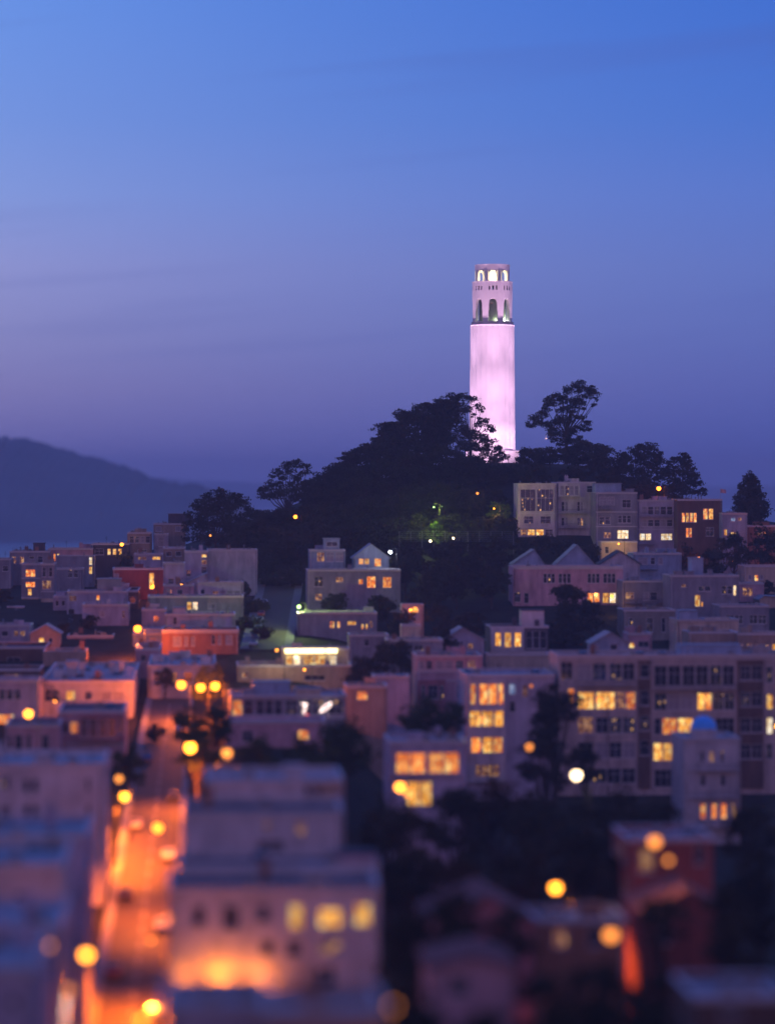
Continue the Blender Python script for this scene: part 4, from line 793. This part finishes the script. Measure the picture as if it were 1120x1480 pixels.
def tree(px, yt, wpx, D, kind, label, group=None, mat='leaf', leaf=None, lobes=None, dens=1., seed=None, base=None):
    global NLEAF
    seed = seed or int(px*3+yt*7+D); rnd = random.Random(seed); X = wx(px, D); zg = ground(X, D)-.3; top = wz(yt, D); wd = wpx/K*D; h = top-zg
    if h < 2: top = zg+2.5; h = 2.8
    names = dict(euc='eucalyptus_tree', cyp='cypress_tree', con='conifer_tree', rnd='broadleaf_tree', bush='bush')
    root = thing(names[kind], label, 'bush' if kind == 'bush' else 'tree', (X, D, zg), 0, group)
    LB = []; f = wd/2
    if lobes: LB = [(wx(a, D)-X, rnd.uniform(-.35, .35)*f, wz(b, D)-zg, 1.16*r/K*D, 1.16*r/K*D, r/K*D*.86) for a, b, r in lobes]
    elif kind == 'rnd':
        ch = min(h*.85, wd*1.05); cz = h-ch/2
        for i in range(15):
            a = rnd.uniform(0, 6.28); q = rnd.random()**.5*.66; e = rnd.uniform(-.72, .72); s = math.sqrt(1-e*e*.8); r = f*rnd.uniform(.27, .42)
            LB.append((math.cos(a)*q*f*s*1.15, math.sin(a)*q*f*s, cz+e*ch/2*.86, r, r, r*.75))
        LB.append((0, 0, h-ch*.22, f*.4, f*.4, ch*.2))
    elif kind == 'bush':
        for i in range(9):
            r = f*rnd.uniform(.28, .45); LB.append((rnd.uniform(-.7, .7)*f, rnd.uniform(-.6, .6)*f, rnd.uniform(.35, .85)*h-r*.2, r, r, min(r*.8, h*.4)))
    elif kind == 'cyp':
        for i in range(18):
            t = (i+.5)/18; z = h*(.30+.66*t); q = f*(1.05-.75*max(0, (t-.35)/.65)**1.4); a = rnd.uniform(0, 6.28); r = f*rnd.uniform(.28, .46)
            LB.append((math.cos(a)*q*.72*rnd.uniform(.4, 1.05), math.sin(a)*q*.7, z, r*1.25, r, r*.40))
        LB.append((0, 0, h*.55, f*.6, f*.6, h*.3))
    elif kind == 'euc':
        for i in range(17):
            t = rnd.random(); a = rnd.uniform(0, 6.28); q = f*rnd.uniform(.2, .85)*(1-.45*abs(t-.45)); r = f*rnd.uniform(.18, .32)
            LB.append((math.cos(a)*q, math.sin(a)*q*.7, h*(.45+.5*t), r, r, r*.7))
    elif kind == 'con':
        for i in range(15):
            t = i/14; r = f*(1-.86*t**1.15)*(1 if i else .8); LB.append((rnd.uniform(-.1, .1)*r, 0, h*(.10+.88*t), r*.95, r*.95, h*.055))
    lf = leaf or max(.32, min(D/K*3.0, .62))
    NLEAF += crown(LB, lf, dens, seed, mat, root)
    # trunk and limbs
    mb = MB(); rt = max(.12, min(.55, h*.022)); zc = h*(.5 if kind != 'con' else .95); lean = rnd.uniform(-.06, .06)*h
    if lobes: lean = sum(l_[0] for l_ in LB)/len(LB)*.5
    P = [(0, 0, -1), (lean*.15, 0, zc*.35), (lean*.5, .1, zc*.7), (lean*.8, 0, zc)]
    for i in range(3): mb.cyl(P[i], P[i+1], rt*(1.25-.28*i), rt*(1.25-.28*(i+1)), n=8, cap=False)
    if kind in ('euc', 'rnd', 'cyp'):
        for l_ in LB[:14]:
            s = P[1 if l_[2] < zc else 2]; e = Vector(l_[:3]); m_ = Vector(s).lerp(e, .5)+Vector((0, 0, -.06*h*rnd.random()))
            mb.cyl(s, m_, rt*.45, rt*.3, n=6, cap=False); mb.cyl(m_, e, rt*.3, rt*.1, n=6, cap=False)
    mb.build('trunk' if kind != 'bush' else 'stem', 'bark', root)
    return root
# hero trees on the crest
tree(818, 548, 108, 985, 'euc', 'tall open crowned eucalyptus standing alone against the sky right of the tower', leaf=.5, dens=1.25, lobes=[
 (838, 556, 9), (850, 560, 8), (857, 568, 8), (845, 568, 10), (828, 560, 8), (862, 576, 4), (858, 586, 4), (820, 565, 9), (812, 574, 9), (806, 572, 7), (830, 577, 11), (798, 582, 10), (790, 590, 8), (812, 590, 10),
 (826, 592, 9), (782, 598, 8), (775, 606, 9), (766, 614, 6), (784, 610, 9), (794, 618, 9), (802, 608, 9), (814, 606, 8), (824, 606, 9), (836, 602, 7), (842, 618, 6), (848, 612, 6), (850, 620, 5), (832, 620, 8), (818, 622, 10), (806, 628, 10), (824, 634, 10), (812, 640, 10), (796, 628, 6), (838, 634, 6), (840, 586, 8), (770, 614, 5)])
tree(680, 568, 110, 975, 'euc', 'ragged eucalyptus reaching in front of the pink tower from the left', leaf=.5, dens=1.25, lobes=[
 (655, 574, 9), (668, 574, 9), (640, 580, 10), (680, 578, 8), (690, 586, 6), (696, 592, 5), (645, 590, 11), (660, 588, 11), (674, 592, 8), (683, 600, 4), (630, 592, 11), (694, 606, 5), (700, 610, 7), (706, 618, 7), (712, 622, 4), (690, 614, 5), (652, 604, 9), (664, 606, 8), (640, 612, 12), (676, 618, 9), (686, 628, 9), (668, 628, 12), (698, 634, 9), (708, 640, 9), (690, 644, 11), (718, 650, 8), (728, 658, 8), (704, 654, 11), (676, 646, 13), (654, 630, 13), (660, 650, 14), (630, 630, 14), (688, 664, 12), (714, 664, 10)])
tree(415, 663, 76, 905, 'euc', 'open crowned eucalyptus with sky showing through at the left end of the grove', leaf=.5, dens=1.1, lobes=[
 (420, 670, 8), (430, 668, 7), (412, 674, 7), (440, 674, 7), (444, 682, 5), (402, 682, 8), (393, 688, 5), (436, 684, 5), (408, 692, 7), (420, 682, 8), (424, 694, 9), (390, 698, 6), (384, 706, 7), (378, 708, 5), (400, 704, 9), (414, 706, 10), (432, 704, 10), (442, 698, 6), (450, 704, 8), (426, 716, 12), (400, 716, 10), (446, 718, 12), (384, 718, 10)])
tree(312, 708, 86, 880, 'cyp', 'flat topped spreading cypress at the left foot of the grove', dens=1.3, lobes=[
 (318, 714, 9), (332, 715, 8), (304, 718, 9), (344, 718, 7), (292, 722, 8), (326, 722, 12), (308, 728, 12), (284, 732, 8), (296, 734, 11), (276, 744, 7), (286, 748, 11), (338, 730, 12), (350, 726, 9), (304, 746, 14), (320, 742, 14), (276, 758, 9), (288, 762, 12), (268, 766, 6), (340, 748, 14), (306, 764, 14), (326, 764, 14), (284, 774, 10), (270, 776, 7), (300, 782, 10), (344, 766, 12), (358, 740, 10), (324, 784, 10)])
tree(985, 655, 72, 930, 'cyp', 'layered cypress with drooping right arm behind the crest flats', dens=1.25, lobes=[
 (986, 659, 6), (980, 664, 8), (992, 666, 8), (972, 672, 9), (986, 674, 10), (998, 676, 9), (964, 682, 9), (978, 684, 11), (994, 686, 11), (1004, 688, 8), (968, 696, 12), (984, 698, 12), (1000, 698, 9), (1010, 700, 6), (1016, 708, 5), (1020, 714, 3), (960, 708, 10), (976, 712, 12), (994, 710, 11), (1010, 712, 6), (984, 722, 10)])
tree(1085, 680, 44, 900, 'con', 'dark rounded conifer standing alone at the right edge', dens=1.8, lobes=[(1085, 685, 5), (1083, 692, 8), (1089, 693, 8), (1080, 702, 10), (1091, 703, 10), (1077, 714, 11), (1094, 714, 11), (1085, 712, 12), (1075, 726, 12), (1096, 727, 12), (1086, 728, 14), (1074, 738, 11), (1096, 740, 12), (1084, 742, 14), (1075, 752, 10), (1096, 753, 10), (1086, 756, 12)])
tree(932, 638, 70, 945, 'euc', 'round topped eucalyptus behind the grey stepped flats', dens=1.2, lobes=[
 (932, 645, 8), (942, 648, 8), (922, 648, 8), (950, 654, 7), (914, 654, 8), (930, 656, 10), (944, 662, 10), (920, 664, 11), (954, 668, 8), (906, 664, 8), (932, 672, 12), (948, 680, 11), (916, 680, 12), (900, 676, 10), (934, 690, 12), (958, 684, 6), (950, 696, 11), (918, 696, 12), (902, 692, 12)])
gt = 'dark trees of the grove climbing to the tower'
lab = 'dark evergreen packed into the dense grove on the slope below the tower'
for (x, y, wd, D, k) in [(455, 692, 50, 915, 'cyp'), (470, 682, 46, 925, 'cyp'), (490, 668, 50, 930, 'euc'), (508, 652, 44, 940, 'cyp'), (528, 641, 46, 950, 'cyp'), (548, 628, 44, 955, 'euc'), (566, 606, 50, 960, 'cyp'), (584, 594, 46, 965, 'cyp'), (604, 584, 50, 968, 'euc'), (624, 577, 50, 970, 'cyp'), (645, 572, 46, 975, 'cyp'), (558, 610, 24, 968, 'euc'),
  (478, 710, 60, 900, 'cyp'), (515, 690, 64, 905, 'cyp'), (550, 668, 64, 910, 'cyp'), (590, 650, 66, 920, 'cyp'), (630, 640, 64, 925, 'cyp'), (668, 660, 60, 925, 'cyp'), (705, 672, 56, 930, 'rnd'), (735, 672, 50, 935, 'rnd'),
  (380, 738, 60, 880, 'cyp'), (420, 735, 64, 880, 'cyp'), (460, 732, 62, 882, 'cyp'), (500, 730, 64, 885, 'cyp'), (540, 720, 64, 888, 'cyp'), (585, 705, 66, 890, 'cyp'), (630, 700, 64, 892, 'cyp'), (672, 705, 56, 892, 'rnd'), (712, 705, 56, 900, 'rnd'),
  (395, 760, 56, 858, 'cyp'), (430, 765, 56, 858, 'rnd'), (520, 755, 60, 862, 'cyp'), (560, 752, 56, 866, 'cyp'), (600, 740, 56, 868, 'rnd'), (645, 745, 56, 870, 'cyp'), (690, 748, 52, 872, 'rnd'), (725, 745, 46, 872, 'rnd'), (480, 762, 50, 860, 'cyp'), (350, 752, 50, 870, 'cyp')]:
    tree(x, y, wd*1.3, D, k if k != 'euc' else 'rnd', lab, gt, dens=.95)
gt2 = 'dark trees on the skyline right of the tower'
for (x, y, wd, D, k, lb) in [(765, 648, 50, 950, 'rnd', 'low rounded tree just right of the tower foot'), (795, 645, 50, 955, 'rnd', 'dark tree under the lone eucalyptus on its left'), (835, 636, 56, 950, 'cyp', 'dark cypress under the lone eucalyptus on its right'), (868, 642, 56, 945, 'cyp', 'broad dark cypress between the two eucalyptus trees'), (895, 648, 40, 945, 'rnd', 'rounded dark tree left of the round topped eucalyptus'),
   (780, 668, 60, 915, 'rnd', 'dark tree behind the modern glass wall flats'), (830, 668, 60, 912, 'rnd', 'dark tree behind the balconied flats'), (880, 672, 60, 910, 'cyp', 'dark tree behind the grey stepped flats'), (930, 690, 50, 905, 'rnd', 'dark tree behind the pale flats'), (965, 700, 50, 900, 'cyp', 'dark tree below the layered cypress')]:
    tree(x, y, wd, D, k, lb, gt2, dens=.9)
# middle distance trees
T2 = [(592, 778, 50, 838, 'rnd', 'rounded tree under the left end of the court fence'), (655, 775, 50, 846, 'rnd', 'dark tree pressed against the middle of the court fence'), (722, 772, 56, 842, 'rnd', 'dark tree under the right end of the court fence'), (585, 800, 56, 815, 'rnd', 'dark tree above the right end of the brown brick building'), (600, 850, 60, 760, 'rnd', 'dark tree between the brown brick building and the gully'), (395, 835, 40, 838, 'rnd', 'dark tree across the top of the steep street'), (450, 800, 44, 842, 'rnd', 'dark tree at the left of the cupola house'), (640, 785, 90, 815, 'rnd', 'large dark tree left of the big one below the court fence'), (690, 780, 80, 820, 'rnd', 'large dark tree below the court fence left of the mauve house'), (660, 815, 80, 790, 'rnd', 'broad dark tree in the gully below the court fence'), (710, 812, 60, 790, 'rnd', 'dark tree hugging the left end of the mauve house'), (615, 825, 56, 775, 'rnd', 'dark tree right of the brown brick building'),
 (820, 840, 66, 765, 'rnd', 'solid dark tree in front of the mauve house'), (818, 868, 60, 745, 'con', 'dark conifer below the shuttered mauve windows'), (855, 868, 54, 750, 'rnd', 'dark shrubby tree right of the solid one before the mauve house'),
 (1060, 765, 60, 848, 'rnd', 'dark tree above the round gable house'), (1100, 758, 60, 850, 'rnd', 'dark tree at the right edge above the round gable house'), (1030, 790, 50, 838, 'rnd', 'dark tree behind the grey flat house roof'), (990, 785, 40, 846, 'rnd', 'small dark tree right of the blue grey flats'), (1110, 838, 30, 815, 'rnd', 'small tree beside the pink cube house'),
 (770, 775, 60, 862, 'bush', 'dark hedge below the modern flats'), (815, 780, 56, 860, 'bush', 'dark hedge below the balconied flats'), (850, 782, 40, 858, 'bush', 'dark hedge left of the yellow lit basement'),
 (372, 868, 44, 775, 'rnd', 'upper street tree left of the steep street'), (362, 900, 48, 745, 'rnd', 'middle street tree left of the steep street'), (378, 905, 36, 728, 'rnd', 'lower street tree left of the steep street'), (425, 822, 46, 835, 'rnd', 'dark tree closing the top of the steep street on its right'), (378, 800, 50, 840, 'rnd', 'dark tree beside the windowless pale block'), (350, 838, 30, 800, 'rnd', 'small dark tree at the corner of the white low house'),
 (487, 855, 46, 765, 'rnd', 'bushy tree before the brown brick wall, left one'), (545, 860, 60, 762, 'rnd', 'bushy tree before the brown brick wall, right one'), (580, 880, 44, 730, 'rnd', 'dark tree around the lamp lit white garage'), (640, 870, 60, 735, 'rnd', 'dark tree right of the white garage'), (680, 880, 56, 728, 'rnd', 'dark tree left of the white fronted house'),
 (575, 917, 76, 665, 'rnd', 'greenish round tree left of the pink victorian'), (520, 945, 50, 640, 'rnd', 'narrow green tree right of the lit terrace'), (640, 905, 60, 690, 'rnd', 'dark tree behind the pink victorian roof'),
 (182, 795, 34, 872, 'rnd', 'bushy tree lit by the skyline wall lamp'), (66, 908, 32, 735, 'rnd', 'round tree with glinting leaves below the cream flats'), (93, 912, 26, 738, 'rnd', 'small tree right of the glinting one'), (128, 890, 34, 745, 'rnd', 'palm like tuft before the rosy stucco house'), (5, 855, 34, 800, 'rnd', 'dark tree at the left edge below the skyline'),
 (238, 962, 34, 618, 'rnd', 'tree over the roofs at the street corner'), (225, 1046, 30, 545, 'rnd', 'small clipped street tree on the left pavement'),
 (800, 985, 90, 545, 'rnd', 'large dark tree between the amber bays and the apartment block'), (790, 1050, 100, 520, 'rnd', 'dark tree below the one between the amber bays and the apartment block'), (850, 1070, 60, 540, 'rnd', 'dark tree against the lower left of the apartment block')]
for (x, y, wd, D, k, lb) in T2:
    tree(x, y, wd, D, k, lb, 'trees among the hillside houses', leaf=.6, mat='leaf', dens=.95)
T3 = [(300, 958, 60, 590, 'rnd', 'street tree behind the twin orange lamps'), (272, 1020, 60, 500, 'rnd', 'orange lit street tree at the left below the twin lamps'), (312, 1015, 64, 510, 'rnd', 'orange lit street tree at the right below the twin lamps'), (285, 1050, 70, 470, 'rnd', 'street tree behind the amber globe lamp'), (375, 1062, 84, 480, 'rnd', 'round tree glowing amber before the mauve wall, left one'), (435, 1062, 66, 485, 'rnd', 'round tree before the mauve wall, middle one'),
  (500, 1035, 96, 500, 'rnd', 'large dark tree before the outside stair'), (470, 1075, 70, 460, 'rnd', 'dark tree above the blue roof of the centre block'), (615, 1005, 90, 540, 'rnd', 'broad tree under the pink victorian'), (655, 1012, 50, 545, 'rnd', 'tree touching the left side of the amber bays'), (190, 1075, 60, 480, 'rnd', 'street tree on the left pavement by the rose walled house')]
for (x, y, wd, D, k, lb) in T3:
    tree(x, y, wd, D, k, lb, 'street and garden trees in the middle', leaf=.6, mat='leaf_street', dens=.95)
T4 = [(655, 1275, 110, 275), (735, 1300, 90, 285), (960, 1290, 80, 300), (1050, 1270, 90, 310), (560, 1150, 90, 410), (600, 1165, 110, 400), (660, 1130, 110, 430), (720, 1120, 120, 440), (780, 1140, 110, 420), (850, 1150, 110, 430), (900, 1130, 90, 450), (950, 1150, 90, 440), (600, 1230, 120, 340), (680, 1220, 130, 345), (760, 1215, 130, 350), (840, 1200, 120, 360), (890, 1230, 80, 350), (1090, 1160, 100, 420), (1100, 1230, 120, 360), (1070, 1310, 110, 300), (600, 1320, 110, 270), (580, 1400, 90, 230), (780, 1400, 130, 250), (870, 1390, 120, 255), (950, 1400, 120, 250), (1110, 1380, 110, 270), (820, 1440, 130, 215), (940, 1450, 120, 215), (700, 1450, 120, 210), (610, 1450, 80, 205)]
for (x, y, wd, D) in T4:
    tree(x, y, wd, D, 'rnd', 'blurred dark garden tree in the black lower right of the picture', 'dark garden trees in the foreground', leaf=.75, mat='leaf', dens=.8)
tree(629, 738, 22, 862, 'bush', 'small shrub glowing acid green from a lamp below the grove', mat='leaf_green', leaf=.4, dens=1.3)
tree(722, 722, 40, 885, 'rnd', 'tree faintly lit green and amber left of the modern flats', mat='leaf_green', leaf=.5, dens=.6)
print('LEAVES', NLEAF)
# ------------------------------------------------------------------ lamps
def street_lamp(px, py, D, col, e, label, r=.42, arm=1.6, group='street lamps', lc=None, kind='post', em=None):
    X, z = wx(px, D), wz(py, D); zg = ground(X+arm, D); 
    if kind == 'wall':
        t = thing('wall_lamp', label, 'wall lamp', (X, D, z), 0, group); zp = -.9
        mb = MB(); mb.cyl((0, .9, 0), (0, .1, 0), .05); mb.build('bracket', 'pole', t); zb_ = 0
    else:
        t = thing('street_lamp', label, 'street lamp', (X+arm, D, zg), 0, group); hp = z-zg; zb_ = hp
        mb = MB(); mb.cyl((0, 0, -.5), (0, 0, .9), .18, .14, n=12); mb.cyl((0, 0, .9), (0, 0, hp-(r if not arm else -.7)), .11, .07, n=10); mb.build('pole', 'pole', t)
        if arm:
            mb = MB(); P = [(0, 0, hp+.6), (-arm*.35, 0, hp+.95), (-arm*.8, 0, hp+.85), (-arm, 0, hp+.6)]
            for a, b in zip(P, P[1:]): mb.cyl(a, b, .05, n=6)
            mb.build('arm', 'pole', t)
    mb = MB(); n = 10
    mb.lathe([(max(r*math.cos(a), .001), r*math.sin(a)) for a in np.linspace(-math.pi/2, math.pi/2, n)], 16, c=(-arm, 0, zb_)); gl = mb.build('globe', em or 'lamp_'+col, t, smooth=True)
    mb = MB(); mb.cyl((-arm, 0, zb_+r*.85), (-arm, 0, zb_+r*1.35), r*.75, r*.2, n=14); mb.build('cap', 'pole', t)
    C = dict(orange=(1, .16, .008), yellow=(1, .46, .08), white=(1, .80, .55), green=(.55, 1, .22), dim=(1, .4, .1), cool=(.85, .9, 1))[col]
    if e:
        lo = bpy.data.objects.new('glow', (lamp_data('POINT', e*(.2 if e > 20000 else .8), lc or C, .25) if D > 500 else lamp_data('SPOT', e*.8, lc or C, .25, spot_size=R_(145), spot_blend=.5))); COL.objects.link(lo); lo.parent = t; lo.location = (-arm, -.35 if kind != 'wall' else -.6, zb_-r-.25)
    return t
S = street_lamp
S(199, 909, 690, 'orange', 80000, 'orange street lamp at the corner of the glowing flank', .8)
S(262, 990, 575, 'orange', 60000, 'orange street lamp left of the close pair', .8)
S(290, 994, 580, 'orange', 90000, 'left lamp of the close orange pair above the street trees', .8)
S(311, 992, 570, 'orange', 90000, 'right lamp of the close orange pair above the street trees', .8)
S(275, 1081, 465, 'yellow', 50000, 'amber street lamp before the street trees', .8, lc=(1, .16, .008))
S(328, 1089, 470, 'orange', 25000, 'red orange street lamp right of the amber one', .8, em='lamp_dim')
S(172, 1126, 440, 'orange', 60000, 'faint orange lamp just above the brightest left street lamp', .5, em='lamp_dim')
S(180, 1152, 420, 'yellow', 90000, 'bright yellow street lamp by the mauve corner building', .55, arm=-1.1, lc=(1, .16, .008))
S(228, 1197, 385, 'orange', 75000, 'bright orange street lamp over the glowing road', .5, arm=2.4)
S(125, 1381, 272, 'yellow', 70000, 'brightest blurred street lamp at the bottom left', .45, lc=(1, .16, .008), arm=-2.1)
S(70, 1368, 247, 'orange', 2500, 'faint orange blurred lamp left of the brightest bottom lamp', .3, em='lamp_dim')
S(218, 1360, 332, 'orange', 70000, 'faint orange blurred lamp on the right pavement', .25, em='lamp_dim')
S(100, 1432, 262, 'white', 2500, 'whitish blurred lamp below the brightest bottom lamp', .35, em='lamp_dim')
S(205, 1475, 262, 'orange', 40000, 'street lamp at the very bottom of the orange street', .3)
S(41, 1032, 470, 'yellow', 2500, 'golden lamp before the lavender flats at the left edge', .55, lc=(1, .7, .3))
S(92, 1014, 569, 'yellow', 260, 'small porch lamp in the yellow lit nook under the outside stair', .16, kind='wall', group='porch lamps')
S(578, 1138, 380, 'yellow', 2500, 'yellow lamp at the lower left of the orange pane house', .45)
S(606, 1146, 440, 'dim', 900, 'dull yellow lamp before the lower window of the orange pane house', .6, kind='wall', group='porch lamps')
S(697, 1040, 480, 'yellow', 500, 'yellow green lamp before the middle amber bay', .35, em='lamp_dim', lc=(1, .8, .2))
S(690, 1078, 440, 'orange', 500, 'orange lamp before the lowest amber bay', .4, em='lamp_dim')
S(765, 1080, 440, 'orange', 500, 'dull pinkish lamp among the dark trees right of the amber bays', .42, em='lamp_dim')
S(833, 1121, 400, 'white', 2200, 'brilliant white street lamp before the dark foot of the apartment block', .5)
S(803, 1284, 330, 'yellow', 45000, 'strong yellow orange street lamp over the pink roofs', .5, lc=(1, .22, .02))
S(883, 1352, 285, 'orange', 6000, 'soft orange lamp lowest at the right of the pink roofs', .6, em='lamp_dim')
S(946, 1217, 320, 'yellow', 1500, 'round yellow porch lamp on the dark red house', .6, em='lamp_dim')
S(966, 1244, 300, 'dim', 300, 'small dull orange lamp below the yellow porch lamp', .3, em='lamp_dim')
S(268, 1328, 285, 'dim', 60, 'pale dull lamp on the left of the blurred white front', .18, em='lamp_dim', kind='wall', group='porch lamps')
S(432, 877, 735, 'green', 9000, 'greenish lamp beside the steep street', .4, lc=(.75, 1, .25))
S(600, 880, 728, 'orange', 700, 'lamp before the tiny white garage', .5, em='lamp_dim')
S(427, 747, 852, 'orange', 300, 'tiny lone orange lamp inside the dark grove', .5)
S(304, 774, 865, 'orange', 200, 'tiny dull lamp at the left foot of the grove', .3, em='lamp_dim')
S(952, 706, 884, 'orange', 3500, 'star bright orange street lamp above the pale flats', .6)
S(176, 787, 868, 'yellow', 900, 'bright lamp on the left skyline beside the beige house', .45)
S(564, 798, 792, 'cool', 1400, 'cold white lamp by the small gabled house', .4)
S(627, 733, 857, 'green', 8000, 'hidden green lamp lighting the acid green shrub', .15, lc=(.75, 1, .1))
S(690, 713, 868, 'orange', 400, 'small lamp on the path left of the modern flats', .35, em='lamp_dim')
S(714, 735, 872, 'yellow', 1500, 'garden lamp lighting the path below the grove', .2, lc=(1, .6, .15))
S(655, 778, 850, 'white', 300, 'tiny white lamp right of the court fence', .3)
S(622, 782, 850, 'white', 300, 'tiny white lamp by the court fence', .3)
S(219, 849, 800, 'orange', 1500, 'small lamp at the foot of the tall glowing stair window', .35)
S(262, 846, 790, 'yellow', 400, 'garden lamp on the roof of the plain pale wall house', .3)
S(894, 786, 853, 'yellow', 900, 'lamp lighting the yellow basement yard', .2, lc=(1, .62, .15))
S(1107, 770, 855, 'orange', 800, 'red orange lamp at the far right end of the crest', .4, em='lamp_dim')
S(1060, 812, 846, 'orange', 2500, 'orange lamp behind the dark tree lighting the round gable house', .3)
S(1010, 806, 842, 'orange', 900, 'small lamp behind the blue pyramid roof', .3, em='lamp_dim')
S(884, 862, 780, 'yellow', 500, 'lamp before the glowing window pair of the mauve house', .35)
S(1124, 1050, 560, 'yellow', 600, 'bright lamp at the right edge of the apartment block', .4)
S(866, 1012, 570, 'yellow', 400, 'yellow lamp before the lit second floor of the apartment block', .5, em='lamp_dim')
S(440, 968, 640, 'yellow', 500, 'lamp below the blazing terrace strip', .2, lc=(1, .8, .4))
S(400, 940, 650, 'yellow', 1500, 'lamp on the long pale terrace left of the blazing strip', .2, lc=(1, .8, .45))
S(568, 1455, 178, 'yellow', 60, 'yellowish blurred post lamp at the bottom edge', .15, em='lamp_dim')
# haze over the bay
mb = MB(); mb.box(-27500, 27500, -4000, 15900, -6, 215)
m, n, l, o = newmat('haze'); pv = n.new('ShaderNodeVolumePrincipled'); l.new(pv.outputs[0], o.inputs[1])
pv.inputs['Color'].default_value = (.7, .82, 1, 1); pv.inputs['Density'].default_value = .00015
hz = mb.build('haze', 'haze'); hz['kind'] = 'stuff'
